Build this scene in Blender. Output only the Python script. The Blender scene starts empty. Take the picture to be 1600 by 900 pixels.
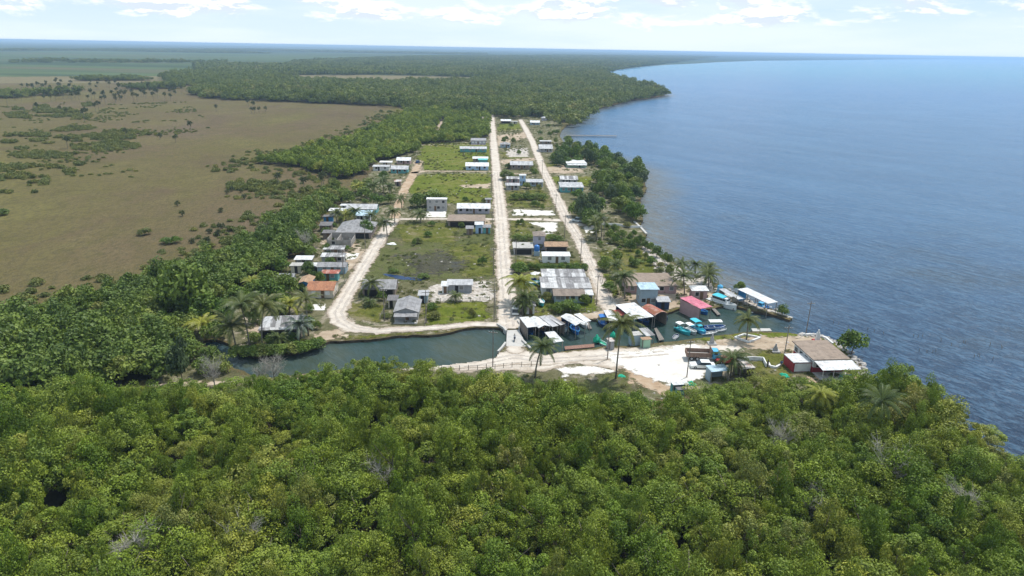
import bpy, math, random
import numpy as np
from mathutils import Vector, Matrix
from mathutils.geometry import delaunay_2d_cdt

# ------------------------------------------------------------------ camera, sky, sun, exposure
SC = bpy.context.scene
COL = SC.collection
CAM_H, F_PX, CX, CY = 62.0, 1067.0, 800.0, 450.0
PITCH, ROLL = math.radians(19.35), math.radians(1.03)
FWD = Vector((0, math.cos(PITCH), -math.sin(PITCH)))
_up0, _r0 = Vector((0, math.sin(PITCH), math.cos(PITCH))), Vector((1, 0, 0))
RIGHT = _r0 * math.cos(ROLL) + _up0 * math.sin(ROLL)
UP = _up0 * math.cos(ROLL) - _r0 * math.sin(ROLL)
EYE = Vector((0, 0, CAM_H))
cam_data = bpy.data.cameras.new('camera')
cam_data.sensor_width = 36.0
cam_data.lens = 36.0 * F_PX / 1600.0
cam_data.clip_start, cam_data.clip_end = 0.5, 200000
cam = bpy.data.objects.new('camera', cam_data)
COL.objects.link(cam)
M = Matrix.Identity(4)
for i in range(3):
    M[i][0], M[i][1], M[i][2], M[i][3] = RIGHT[i], UP[i], -FWD[i], EYE[i]
cam.matrix_world = M
SC.camera = cam

SUN_EL, SUN_AZ = math.radians(66), math.atan2(0.74, 0.67)
SUN_DIR = Vector((math.cos(SUN_EL) * math.sin(SUN_AZ), math.cos(SUN_EL) * math.cos(SUN_AZ), math.sin(SUN_EL)))
sun_data = bpy.data.lights.new('sun', 'SUN')
sun_data.energy, sun_data.angle, sun_data.color = 4.4, math.radians(0.5), (1.0, 0.96, 0.9)
sun = bpy.data.objects.new('sun', sun_data)
COL.objects.link(sun)
sun.location = (0, 0, 300)
sun.rotation_euler = SUN_DIR.to_track_quat('Z', 'Y').to_euler()

SC.view_settings.view_transform = 'Standard'
SC.view_settings.look = 'None'
SC.view_settings.exposure = 0.0
SC.view_settings.gamma = 1.0
SC.cycles.max_bounces = 5
SC.cycles.diffuse_bounces = 2
SC.cycles.glossy_bounces = 2
SC.cycles.transmission_bounces = 2
SC.cycles.transparent_max_bounces = 12
SC.cycles.volume_bounces = 1
SC.cycles.caustics_reflective = False
SC.cycles.caustics_refractive = False

# ------------------------------------------------------------------ node helpers
class NT:
    def __init__(self, tree):
        self.t = tree
    def n(self, kind, ins=None, **props):
        nd = self.t.nodes.new(kind)
        for k, v in props.items():
            setattr(nd, k, v)
        for k, v in (ins or {}).items():
            s = nd.inputs[k]
            if hasattr(v, 'is_output') or isinstance(v, bpy.types.NodeSocket):
                self.t.links.new(v, s)
            else:
                s.default_value = v
        return nd
    def math(self, op, a, b=0.0, c=0.0, clamp=False):
        nd = self.n('ShaderNodeMath', operation=op, use_clamp=clamp)
        for i, v in enumerate((a, b, c)):
            if isinstance(v, bpy.types.NodeSocket):
                self.t.links.new(v, nd.inputs[i])
            else:
                nd.inputs[i].default_value = v
        return nd.outputs[0]
    def noise(self, vec, scale, detail=4.0, rough=0.55, dist=0.0):
        nd = self.n('ShaderNodeTexNoise', {'Scale': scale, 'Detail': detail, 'Roughness': rough, 'Distortion': dist})
        if vec is not None:
            self.t.links.new(vec, nd.inputs['Vector'])
        return nd.outputs[0]
    def ramp(self, fac, stops, interp='LINEAR'):
        nd = self.n('ShaderNodeValToRGB')
        cr = nd.color_ramp
        cr.interpolation = interp
        while len(cr.elements) < len(stops):
            cr.elements.new(0.5)
        for e, (p, c) in zip(cr.elements, stops):
            e.position = p
            e.color = tuple(c) + (1,) if len(c) == 3 else c
        self.t.links.new(fac, nd.inputs[0])
        return nd.outputs[0]
    def step(self, fac, a, b, lo=0.0, hi=1.0):
        nd = self.n('ShaderNodeMapRange', {'From Min': a, 'From Max': b, 'To Min': lo, 'To Max': hi}, interpolation_type='SMOOTHSTEP')
        self.t.links.new(fac, nd.inputs['Value'])
        return nd.outputs[0]
    def mix(self, fac, a, b, blend='MIX'):
        nd = self.n('ShaderNodeMix', data_type='RGBA', blend_type=blend)
        for idx, v in ((0, fac), (6, a), (7, b)):
            if isinstance(v, bpy.types.NodeSocket):
                self.t.links.new(v, nd.inputs[idx])
            else:
                nd.inputs[idx].default_value = v if idx == 0 else (tuple(v) + (1,) if len(v) == 3 else v)
        return nd.outputs[2]
    def scalevec(self, vec, s):
        nd = self.n('ShaderNodeVectorMath', operation='MULTIPLY')
        self.t.links.new(vec, nd.inputs[0])
        nd.inputs[1].default_value = s
        return nd.outputs[0]
    def pos(self):
        return self.n('ShaderNodeNewGeometry').outputs['Position']
    def obj(self):
        return self.n('ShaderNodeTexCoord').outputs['Object']
    def rnd(self):
        return self.n('ShaderNodeObjectInfo').outputs['Random']
    def attr(self, name):
        return self.n('ShaderNodeAttribute', attribute_name=name).outputs['Fac']
    def bump(self, h, strength=0.3, dist=0.1):
        return self.n('ShaderNodeBump', {'Height': h, 'Strength': strength, 'Distance': dist}).outputs[0]
    def bsdf(self, color, rough=0.9, normal=None, spec=0.2, **kw):
        nd = self.n('ShaderNodeBsdfPrincipled', {'Roughness': rough, 'Specular IOR Level': spec, **kw})
        if isinstance(color, bpy.types.NodeSocket):
            self.t.links.new(color, nd.inputs['Base Color'])
        else:
            nd.inputs['Base Color'].default_value = tuple(color) + (1,)
        if normal is not None:
            self.t.links.new(normal, nd.inputs['Normal'])
        return nd.outputs[0]
    def out(self, surf):
        o = self.n('ShaderNodeOutputMaterial')
        self.t.links.new(surf, o.inputs['Surface'])

def newmat(name):
    m = bpy.data.materials.new(name)
    m.use_nodes = True
    m.node_tree.nodes.clear()
    return m, NT(m.node_tree)

# ------------------------------------------------------------------ sky
world = bpy.data.worlds.new('World')
SC.world = world
world.use_nodes = True
wt = NT(world.node_tree)
world.node_tree.nodes.clear()
sky = wt.n('ShaderNodeTexSky', sky_type='NISHITA', sun_disc=False, sun_elevation=SUN_EL, sun_rotation=SUN_AZ,
           altitude=50.0, air_density=1.0, dust_density=0.6, ozone_density=1.4)
SKY_STRENGTH = 0.098
dirv = wt.n('ShaderNodeTexCoord').outputs['Generated']
sep = wt.n('ShaderNodeSeparateXYZ', {0: dirv})
az = wt.math('ARCTAN2', sep.outputs[0], sep.outputs[1])
el = wt.math('ARCSINE', sep.outputs[2])
# cumulus banks: flat-bottomed puffs in direction space
cv = wt.n('ShaderNodeCombineXYZ', {0: wt.math('MULTIPLY', az, 11.0), 1: wt.math('MULTIPLY', el, 34.0), 2: 3.7}).outputs[0]
c1 = wt.noise(cv, 1.0, 7.0, 0.58, 0.2)
cvb = wt.n('ShaderNodeCombineXYZ', {0: wt.math('MULTIPLY', az, 11.0), 1: wt.math('MULTIPLY', wt.math('ADD', el, 0.006), 34.0), 2: 3.7}).outputs[0]
c2 = wt.noise(cvb, 1.0, 7.0, 0.58, 0.2)
band = wt.math('MULTIPLY', wt.step(el, 0.012, 0.042), wt.step(el, 0.5, 0.15))
dens = wt.math('ADD', c1, wt.math('MULTIPLY', wt.math('SUBTRACT', band, 1.0), 0.3))
puff = wt.step(dens, 0.435, 0.59)
veil = wt.math('MULTIPLY', wt.step(wt.noise(wt.n('ShaderNodeCombineXYZ', {0: wt.math('MULTIPLY', az, 2.2), 1: wt.math('MULTIPLY', el, 16.0), 2: 9.1}).outputs[0], 1.0, 5.0), 0.38, 0.60), 0.55)
lit = wt.step(wt.math('SUBTRACT', c1, c2), -0.035, 0.03)
CLOUD_GREY, CLOUD_WHITE = (8.0, 9.0, 10.6), (12.2, 12.2, 12.2)
skyc = wt.mix(0.6, sky.outputs[0], (6.3, 9.1, 11.6))
low = wt.mix(wt.step(el, 0.10, 0.0, 0.0, 0.65), skyc, (9.2, 10.8, 12.3))
low = wt.mix(veil, low, (10.0, 10.9, 11.8))
cloudc = wt.mix(lit, CLOUD_GREY, CLOUD_WHITE)
wcol = wt.mix(wt.math('MULTIPLY', puff, 0.95), low, cloudc)
bg = wt.n('ShaderNodeBackground', {'Color': wcol, 'Strength': SKY_STRENGTH})
wo = wt.n('ShaderNodeOutputWorld', {'Surface': bg.outputs[0]})

# ------------------------------------------------------------------ measuring helpers (pixels of the photo -> metres)
def ray(px, py):
    return (FWD + RIGHT * ((px - CX) / F_PX) - UP * ((py - CY) / F_PX))
def ground(px, py, z=0.0):
    d = ray(px, py)
    if d.z > -0.0012:
        d.z = -0.0012
    t = (z - CAM_H) / d.z
    return EYE + d * t
def at_depth(px, py, y):
    d = ray(px, py)
    return EYE + d * (y / d.y)
def project(p):
    v = Vector(p) - EYE
    z = v.dot(FWD)
    return CX + F_PX * v.dot(RIGHT) / z, CY - F_PX * v.dot(UP) / z
def gpoly(pts, z=0.0):
    return np.array([ground(x, y, z)[:2] for x, y in pts])
_a, _b = ground(797, 505), ground(768.5, 190)
VIL = math.atan2(-( _b.x - _a.x), _b.y - _a.y)      # direction of the village streets

def poly_sdf(P, poly):
    """signed distance to a polygon, positive inside"""
    P = np.asarray(P, float)
    n = len(poly)
    dmin = np.full(len(P), 1e18)
    inside = np.zeros(len(P), bool)
    for i in range(n):
        a, b = poly[i], poly[(i + 1) % n]
        ab = b - a
        t = np.clip(((P - a) @ ab) / max(ab @ ab, 1e-9), 0, 1)
        d = P - (a + t[:, None] * ab)
        dmin = np.minimum(dmin, (d * d).sum(1))
        cond = (a[1] > P[:, 1]) != (b[1] > P[:, 1])
        with np.errstate(divide='ignore', invalid='ignore'):
            xi = (b[0] - a[0]) * (P[:, 1] - a[1]) / (b[1] - a[1]) + a[0]
        inside ^= cond & (P[:, 0] < xi)
    d = np.sqrt(dmin)
    return np.where(inside, d, -d)
def line_sdf(P, pts, hw):
    """halfwidth minus distance to a polyline; hw per point"""
    best = np.full(len(P), -1e9)
    for i in range(len(pts) - 1):
        a, b = pts[i], pts[i + 1]
        ab = b - a
        t = np.clip(((P - a) @ ab) / max(ab @ ab, 1e-9), 0, 1)
        d = np.sqrt(((P - (a + t[:, None] * ab)) ** 2).sum(1))
        best = np.maximum(best, hw[i] * (1 - t) + hw[i + 1] * t - d)
    return best

# ------------------------------------------------------------------ object helpers
def tag(o, label=None, cat=None, group=None, kind=None):
    if label: o['label'] = label
    if cat: o['category'] = cat
    if group: o['group'] = group
    if kind: o['kind'] = kind
    return o
def empty(name, loc, rz=0.0, label=None, cat=None, group=None):
    o = bpy.data.objects.new(name, None)
    o.empty_display_size = 0.3
    COL.objects.link(o)
    o.location = loc
    o.rotation_euler = (0, 0, rz)
    return tag(o, label, cat, group)
def link(name, me, mat, parent=None):
    if mat is not None and not me.materials:
        me.materials.append(mat)
    o = bpy.data.objects.new(name, me)
    COL.objects.link(o)
    if parent is not None:
        o.parent = parent
    return o
def copy_tree(root, loc, rz, label=None, group=None, cat=None, scale=None):
    r = root.copy()
    COL.objects.link(r)
    r.location = loc
    r.rotation_euler = (0, 0, rz)
    if scale is not None: r.scale = scale
    tag(r, label, cat, group)
    for ch in list(root.children):
        c = ch.copy()
        COL.objects.link(c)
        c.parent = r
        for g in list(ch.children):
            d = g.copy()
            COL.objects.link(d)
            d.parent = c
    return r

class MB:
    """collects shapes for one mesh"""
    def __init__(self):
        self.v, self.f = [], []
    def add(self, vs, fs):
        o = len(self.v)
        self.v += [tuple(p) for p in vs]
        self.f += [tuple(i + o for i in f) for f in fs]
        return self
    def box(self, x0, x1, y0, y1, z0, z1, rz=0.0, piv=(0, 0)):
        vs = [(x, y, z) for z in (z0, z1) for x, y in ((x0, y0), (x1, y0), (x1, y1), (x0, y1))]
        if rz:
            c, s = math.cos(rz), math.sin(rz)
            vs = [(piv[0] + (x - piv[0]) * c - (y - piv[1]) * s, piv[1] + (x - piv[0]) * s + (y - piv[1]) * c, z) for x, y, z in vs]
        return self.add(vs, [(3, 2, 1, 0), (4, 5, 6, 7), (0, 1, 5, 4), (1, 2, 6, 5), (2, 3, 7, 6), (3, 0, 4, 7)])
    def slab(self, pts, t):
        """polygon given as 3D points, thickened downwards by t"""
        n = len(pts)
        vs = [tuple(p) for p in pts] + [(p[0], p[1], p[2] - t) for p in pts]
        fs = [tuple(range(n)), tuple(reversed(range(n, 2 * n)))]
        for i in range(n):
            j = (i + 1) % n
            fs.append((j, i, i + n, j + n))
        return self.add(vs, fs)
    def tube(self, pts, rads, sides=6, cap=True):
        pts = [Vector(p) for p in pts]
        if not isinstance(rads, (list, tuple)):
            rads = [rads] * len(pts)
        vs, fs = [], []
        for i, p in enumerate(pts):
            d = (pts[min(i + 1, len(pts) - 1)] - pts[max(i - 1, 0)]).normalized()
            a = d.orthogonal().normalized() if abs(d.z) < 0.9 else Vector((1, 0, 0)) - d * d.x
            a.normalize()
            b = d.cross(a)
            for k in range(sides):
                t = 2 * math.pi * k / sides
                vs.append(p + (a * math.cos(t) + b * math.sin(t)) * rads[i])
        for i in range(len(pts) - 1):
            for k in range(sides):
                k2 = (k + 1) % sides
                fs.append((i * sides + k, i * sides + k2, (i + 1) * sides + k2, (i + 1) * sides + k))
        if cap:
            fs.append(tuple(reversed(range(sides))))
            fs.append(tuple(range((len(pts) - 1) * sides, len(pts) * sides)))
        return self.add(vs, fs)
    def lathe(self, prof, sides=12, c=(0, 0, 0)):
        vs, fs = [], []
        for r, z in prof:
            for k in range(sides):
                t = 2 * math.pi * k / sides
                vs.append((c[0] + r * math.cos(t), c[1] + r * math.sin(t), c[2] + z))
        for i in range(len(prof) - 1):
            for k in range(sides):
                k2 = (k + 1) % sides
                fs.append((i * sides + k, i * sides + k2, (i + 1) * sides + k2, (i + 1) * sides + k))
        fs.append(tuple(reversed(range(sides))))
        fs.append(tuple(range((len(prof) - 1) * sides, len(prof) * sides)))
        return self.add(vs, fs)
    def loft(self, rings, close=True):
        n = len(rings[0])
        vs = [p for r in rings for p in r]
        fs = []
        for i in range(len(rings) - 1):
            for k in range(n if close else n - 1):
                k2 = (k + 1) % n
                fs.append((i * n + k, i * n + k2, (i + 1) * n + k2, (i + 1) * n + k))
        fs.append(tuple(reversed(range(n))))
        fs.append(tuple(range((len(rings) - 1) * n, len(rings) * n)))
        return self.add(vs, fs)
    def mesh(self, name, smooth=False):
        me = bpy.data.meshes.new(name)
        me.from_pydata(self.v, [], self.f)
        if smooth:
            me.polygons.foreach_set('use_smooth', [True] * len(me.polygons))
        me.update()
        return me
    def build(self, name, mat, parent=None, smooth=False):
        return link(name, self.mesh(name, smooth), mat, parent)

def quads_mesh(name, V, tint=None):
    """V: (4n,3) corner points of n separate leaf quads"""
    n = len(V) // 4
    me = bpy.data.meshes.new(name)
    me.vertices.add(4 * n)
    me.vertices.foreach_set('co', np.asarray(V, np.float32).ravel())
    me.loops.add(4 * n)
    me.loops.foreach_set('vertex_index', np.arange(4 * n, dtype=np.int32))
    me.polygons.add(n)
    me.polygons.foreach_set('loop_start', np.arange(0, 4 * n, 4, dtype=np.int32))
    me.update(calc_edges=True)
    if tint is not None:
        at = me.attributes.new('tint', 'FLOAT', 'POINT')
        at.data.foreach_set('value', np.repeat(np.asarray(tint, np.float32), 4))
    return me
def grid_mesh(name, X, Y, Z, keep=None, attrs=None):
    """X,Y,Z: (ny,nx) arrays; keep: (ny-1,nx-1) bool"""
    ny, nx = X.shape
    idx = np.arange(ny * nx).reshape(ny, nx)
    q = np.stack([idx[:-1, :-1], idx[:-1, 1:], idx[1:, 1:], idx[1:, :-1]], -1)
    q = q[keep] if keep is not None else q.reshape(-1, 4)
    used = np.unique(q)
    remap = np.full(ny * nx, -1)
    remap[used] = np.arange(len(used))
    q = remap[q]
    V = np.stack([X.ravel()[used], Y.ravel()[used], Z.ravel()[used]], -1)
    me = bpy.data.meshes.new(name)
    me.vertices.add(len(V))
    me.vertices.foreach_set('co', V.astype(np.float32).ravel())
    me.loops.add(q.size)
    me.loops.foreach_set('vertex_index', q.ravel().astype(np.int32))
    me.polygons.add(len(q))
    me.polygons.foreach_set('loop_start', np.arange(0, q.size, 4, dtype=np.int32))
    me.update(calc_edges=True)
    for k, a in (attrs or {}).items():
        at = me.attributes.new(k, 'FLOAT', 'POINT')
        at.data.foreach_set('value', a.ravel()[used].astype(np.float32))
    return me
# ------------------------------------------------------------------ the land and the water
WATER_Z = -0.6
SHORE_PX = [(942, 113), (955, 121), (975, 128), (1000, 133), (1028, 143), (1039, 149), (1020, 153), (985, 157),
    (955, 165), (915, 174), (906, 184), (902, 191), (886, 196), (878, 203), (874, 212), (880, 222), (893, 232), (915, 238),
    (940, 246), (968, 254), (998, 264), (1004, 276), (1010, 296), (1001, 312), (1000, 326), (1005, 344),
    (1000, 351), (1011, 366), (1006, 377), (1024, 392), (1046, 406), (1080, 425), (1108, 438), (1150, 458), (1180, 473), (1208, 484), (1238, 497),
    # harbour side of the spit and the village quay
    (1234, 500), (1204, 491), (1178, 486), (1160, 481), (1140, 476), (1118, 481), (1098, 484), (1068, 481), (1056, 484), (1040, 490),
    (1022, 492), (1000, 492), (975, 498), (962, 504), (940, 499), (917, 499), (905, 503), (880, 506), (850, 508), (824, 512), (812, 514)]
# bridge: land joins here
NORTH_CANAL = [(788, 516), (780, 512), (745, 511), (728, 513), (705, 519), (668, 524), (645, 523), (605, 527), (575, 531), (550, 532), (515, 533),
    (498, 541), (470, 549), (440, 553), (400, 557), (372, 553), (352, 535), (335, 530)]
SOUTH_CANAL = [(330, 542), (345, 558), (362, 572), (392, 586), (430, 590), (475, 584), (520, 579), (570, 577), (630, 576), (690, 571), (740, 565), (772, 560), (780, 548), (790, 541)]
SOUTH_HARB = [(824, 541), (838, 551), (852, 555), (880, 549), (920, 545), (945, 541), (985, 541), (1012, 538), (1040, 534), (1070, 531), (1100, 527),
    (1130, 523), (1160, 519), (1200, 518), (1235, 520), (1262, 524), (1290, 527), (1308, 536), (1325, 548), (1340, 562), (1349, 576), (1352, 592), (1362, 602), (1400, 606),
    (1450, 640), (1508, 672), (1560, 706), (1620, 740), (1720, 800), (1900, 920), (2200, 1100), (2600, 1600)]
FAR = 60000.0
rnd = random.Random(5)
# farther land runs along the bay to the right, then everything to the left
far_shore = [ground(x, y) for x, y in [(2400, 109.5), (1900, 99.5), (1700, 95.6), (1600, 93.6), (1480, 92.6), (1400, 92.9), (1250, 94.2), (1180, 94.8), (1120, 97), (1085, 99), (1040, 101), (1000, 104), (960, 109)]]
north = [np.array(p[:2]) for p in far_shore] + [np.array(ground(x, y)[:2]) for x, y in SHORE_PX + NORTH_CANAL]
canal_end = np.array(ground(300, 536)[:2])
south = [np.array(ground(x, y)[:2]) for x, y in SOUTH_CANAL + SOUTH_HARB]
outer = [np.array(p) for p in [(150, -5000), (-50000, -5000)]] + [np.array((FAR * math.sin(math.radians(t)), FAR * math.cos(math.radians(t)))) for t in range(-86, 73, 2)]
def chain(pts):
    out = []
    for i in range(len(pts) - 1):
        a, b = pts[i], pts[i + 1]
        L = np.linalg.norm(b - a); dist = min(np.linalg.norm(a), np.linalg.norm(b)); k = 1
        if dist < 2500 and L < 3000: k = max(1, int(L / max(1.2, dist / 160)))
        nrm = np.array([-(b - a)[1], (b - a)[0]]) / max(L, 1e-6)
        for j in range(k):
            p = a + (b - a) * j / k
            if j: p = p + nrm * rnd.uniform(-1, 1) * 0.45 * min(1.0, L / 8)
            out.append(p)
    return out + [pts[-1]]
poly_land = chain(north) + [canal_end] + chain(south) + outer
poly_land = [np.asarray(p, float) for p in poly_land]
LAND = np.array(poly_land)

def fac(nt, lo, hi, *a, **k):
    return nt.step(nt.noise(*a, **k), lo, hi)
# ground material: marsh grass, drier and greener patches, brown sedge
gm, g = newmat('marsh_ground')
P = g.pos()
big = g.noise(g.scalevec(P, (0.0045, 0.0028, 0)), 1.0, 6.0, 0.62, 0.5)
mid = g.noise(g.scalevec(P, (0.022, 0.014, 0)), 1.0, 7.0, 0.68, 0.6)
spot = g.noise(g.scalevec(P, (0.12, 0.08, 0)), 1.0, 6.0, 0.7)
fine = g.noise(g.scalevec(P, (0.75, 0.32, 0)), 1.0, 4.0, 0.75)
tiny = g.noise(P, 2.2, 3.0, 0.7)
col = g.ramp(big, [(0.32, (0.136, 0.095, 0.070)), (0.43, (0.126, 0.094, 0.049)), (0.52, (0.122, 0.103, 0.037)), (0.62, (0.150, 0.132, 0.042)), (0.70, (0.100, 0.105, 0.034))])
col = g.mix(g.step(mid, 0.48, 0.68, 0, 0.6), col, (0.160, 0.142, 0.048))
col = g.mix(g.step(mid, 0.48, 0.30, 0, 0.6), col, (0.100, 0.064, 0.048))
col = g.mix(g.step(spot, 0.50, 0.64, 0, 0.55), col, (0.078, 0.072, 0.022))
col = g.mix(g.step(spot, 0.46, 0.32, 0, 0.35), col, (0.180, 0.140, 0.070))
col = g.mix(g.step(fine, 0.44, 0.62, 0, 0.75), col, (0.078, 0.068, 0.034))
col = g.mix(g.step(tiny, 0.52, 0.68, 0, 0.5), col, (0.21, 0.18, 0.12))
sy = g.n('ShaderNodeSeparateXYZ', {0: P})
green = g.step(g.math('ADD', sy.outputs[1], g.math('MULTIPLY', g.noise(g.scalevec(P, (0.0012, 0.003, 0)), 1.0, 4.0), 900.0)), 1550.0, 1750.0)
strips = g.noise(g.scalevec(P, (0.0004, 0.0035, 0)), 1.0, 4.0, 0.6)
gcol = g.ramp(strips, [(0.34, (0.120, 0.105, 0.060)), (0.42, (0.060, 0.088, 0.040)), (0.50, (0.085, 0.118, 0.050)), (0.56, (0.055, 0.080, 0.038)), (0.66, (0.045, 0.068, 0.036))])
col = g.mix(green, col, gcol)
farf = g.step(sy.outputs[1], 4200.0, 5600.0)
col = g.mix(farf, col, g.ramp(g.noise(g.scalevec(P, (0.0005, 0.0012, 0)), 1.0, 5.0, 0.6), [(0.35, (0.035, 0.055, 0.028)), (0.6, (0.05, 0.075, 0.035)), (0.75, (0.16, 0.16, 0.09))]))
hb = g.math('ADD', g.math('MULTIPLY', fine, 1.2), g.math('MULTIPLY', tiny, 0.5))
g.out(g.bsdf(col, 1.0, g.bump(hb, 0.8, 0.6), 0.05))

bank_m, b_ = newmat('bank_soil')
bn = b_.noise(b_.pos(), 1.2, 4.0)
b_.out(b_.bsdf(b_.ramp(bn, [(0.3, (0.035, 0.028, 0.02)), (0.7, (0.12, 0.095, 0.07))]), 0.95))

verts2 = [Vector(p) for p in poly_land]
n = len(verts2)
cv_, ce_, cf_, _, _, _ = delaunay_2d_cdt(verts2, [(i, (i + 1) % n) for i in range(n)], [list(range(n))], 1, 1e-4)
gmb = MB()
gmb.add([(p.x, p.y, 0.0) for p in cv_], [tuple(f) for f in cf_])
ground_o = gmb.build('ground', gm)
for f in ground_o.data.polygons:
    if f.normal.z < 0: f.flip()
tag(ground_o, kind='structure')
skirt = MB()
lst = [p for p in poly_land[:len(poly_land) - len(outer)]]
for i in range(len(lst) - 1):
    a, b = lst[i], lst[i + 1]
    skirt.add([(a[0], a[1], 0.0), (b[0], b[1], 0.0), (b[0], b[1], -1.5), (a[0], a[1], -1.5)], [(0, 1, 2, 3)])
tag(skirt.build('shore_bank', bank_m), kind='structure')

# water: one sheet round the camera out to the horizon, body colour by distance from the camera and the shore
rr = np.concatenate([[0.0], np.geomspace(60, 60000, 370)])
th = np.linspace(math.radians(-62), math.radians(140), 520)
R_, T_ = np.meshgrid(rr, th, indexing='ij')
WX, WY = R_ * np.sin(T_), R_ * np.cos(T_)
d = -poly_sdf(np.stack([WX.ravel(), WY.ravel()], -1), LAND).reshape(WX.shape)
wm, w_ = newmat('sea_water')
P = w_.pos()
shore = w_.attr('shore')
xyz = w_.n('ShaderNodeSeparateXYZ', {0: P})
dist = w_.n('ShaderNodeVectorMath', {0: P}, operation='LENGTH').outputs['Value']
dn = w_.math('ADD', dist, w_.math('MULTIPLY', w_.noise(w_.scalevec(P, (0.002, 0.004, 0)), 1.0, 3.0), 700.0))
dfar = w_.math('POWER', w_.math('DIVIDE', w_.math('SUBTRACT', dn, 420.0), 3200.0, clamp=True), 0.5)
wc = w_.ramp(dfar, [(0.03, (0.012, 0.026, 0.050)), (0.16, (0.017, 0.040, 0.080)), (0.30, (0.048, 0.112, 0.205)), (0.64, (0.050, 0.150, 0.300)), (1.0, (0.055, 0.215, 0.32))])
shn = w_.math('ADD', shore, w_.math('MULTIPLY', w_.math('SUBTRACT', w_.noise(P, 0.06, 4.0, 0.6), 0.5), 16.0))
wc = w_.mix(w_.math('MULTIPLY', w_.step(shn, 26.0, -2.0, 0, 0.9), w_.step(xyz.outputs[1], 150.0, 190.0)), wc, (0.125, 0.115, 0.085))
weed = w_.math('MULTIPLY', w_.step(w_.noise(w_.scalevec(P, (0.010, 0.016, 0)), 1.0, 5.0, 0.6), 0.50, 0.68), w_.step(dist, 420.0, 180.0))
wc = w_.mix(w_.math('MULTIPLY', weed, 0.55), wc, (0.040, 0.042, 0.034))
canal = w_.attr('canal')
wc = w_.mix(canal, wc, w_.ramp(w_.noise(P, 0.05, 3.0), [(0.35, (0.020, 0.042, 0.036)), (0.50, (0.034, 0.054, 0.044)), (0.65, (0.050, 0.064, 0.046))]))
rot = w_.n('ShaderNodeVectorRotate', {'Vector': P, 'Angle': math.radians(53)}, rotation_type='Z_AXIS').outputs[0]
wv1 = w_.noise(w_.scalevec(rot, (0.15, 0.48, 0)), 1.0, 4.0, 0.6, 0.5)
wv2 = w_.noise(w_.scalevec(rot, (0.6, 1.5, 0)), 1.0, 3.0, 0.6, 0.6)
wv3 = w_.noise(w_.scalevec(rot, (0.02, 0.05, 0)), 1.0, 3.0)
hgt = w_.math('ADD', w_.math('MULTIPLY', wv1, 0.55), w_.math('MULTIPLY', wv2, 0.25))
calm = w_.math('SUBTRACT', 1.0, w_.math('MULTIPLY', canal, 0.85))
hgt = w_.math('MULTIPLY', hgt, w_.math('MULTIPLY', calm, w_.step(wv3, 0.25, 0.7, 0.45, 1.0)))
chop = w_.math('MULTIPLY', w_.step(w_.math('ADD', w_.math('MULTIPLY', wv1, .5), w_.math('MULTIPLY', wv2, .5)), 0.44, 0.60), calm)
wc = w_.mix(w_.math('MULTIPLY', chop, 0.75), wc, w_.mix(0.55, wc, (0.10, 0.19, 0.29)))  # light on the wave crests painted into the water colour
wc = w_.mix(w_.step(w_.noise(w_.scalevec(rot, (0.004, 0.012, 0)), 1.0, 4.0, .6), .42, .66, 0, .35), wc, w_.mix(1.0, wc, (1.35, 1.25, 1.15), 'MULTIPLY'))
w_.out(w_.bsdf(wc, 0.22, w_.bump(hgt, 1.0, 2.4), 0.13, IOR=1.33))
CANALP = gpoly([(330, 525), (350, 510), (500, 520), (790, 500), (925, 480), (1130, 462), (1170, 470), (1243, 500), (1243, 522), (1200, 560), (780, 580), (420, 610), (320, 570)])
cd = poly_sdf(np.stack([WX.ravel(), WY.ravel()], -1), CANALP).reshape(WX.shape)
keepw = ~((d[:-1, :-1] < -60) & (d[1:, 1:] < -60) & (R_[:-1, :-1] < 3000) & (d[:-1, 1:] < -60))
water = link('sea', grid_mesh('sea', WX, WY, np.full_like(WX, WATER_Z), None, {'shore': d, 'canal': np.clip(cd / 10 + 0.4, 0, 1)}), wm)
tag(water, kind='structure')

# soft-edged ground sheets -------------------------------------------------------------
def soft_mat(name, build, scale=0.5, amount=1.3):
    m, nt = newmat(name)
    surf = build(nt)
    e = nt.attr('edge')
    P = nt.pos()
    nz = nt.math('ADD', nt.math('MULTIPLY', nt.math('SUBTRACT', nt.noise(P, scale, 5.0, 0.65), 0.5), amount * 1.4),
                 nt.math('MULTIPLY', nt.math('SUBTRACT', nt.noise(P, scale * 0.22, 3.0), 0.5), amount))
    a = nt.step(nt.math('ADD', e, nz), 0.36, 0.64)
    tr = nt.n('ShaderNodeBsdfTransparent').outputs[0]
    mx = nt.n('ShaderNodeMixShader', {0: a, 1: tr, 2: surf}).outputs[0]
    nt.out(mx)
    return m
SHEET_CHECK = []
def sheet(name, sdf, bounds, s, feather, z, mat, clip_water=True):
    (x0, y0), (x1, y1) = bounds
    xs, ys = np.arange(x0 - feather - s, x1 + feather + s, s), np.arange(y0 - feather - s, y1 + feather + s, s)
    X, Y = np.meshgrid(xs, ys)
    D = sdf(np.stack([X.ravel(), Y.ravel()], -1)).reshape(X.shape)
    L = poly_sdf(np.stack([X.ravel(), Y.ravel()], -1), LANDL).reshape(X.shape) if clip_water else np.full_like(X, 99.0)
    E = np.clip((D + feather) / (2 * feather), 0, 1)
    ok = (D > -feather) & (L > 0.02)
    keep = (ok[:-1, :-1] & ok[1:, 1:] & ok[:-1, 1:] & ok[1:, :-1])
    o = link(name, grid_mesh(name, X, Y, np.full_like(X, z), keep, {'edge': E}), mat)
    return tag(o, kind='structure')
near = [i for i in range(len(LAND)) if np.linalg.norm(LAND[i]) < 3000]
LANDL = np.vstack([LAND[near], [[150, -5000], [-5000, -5000], [-5000, 9000], [2500, 9000]]])
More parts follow.
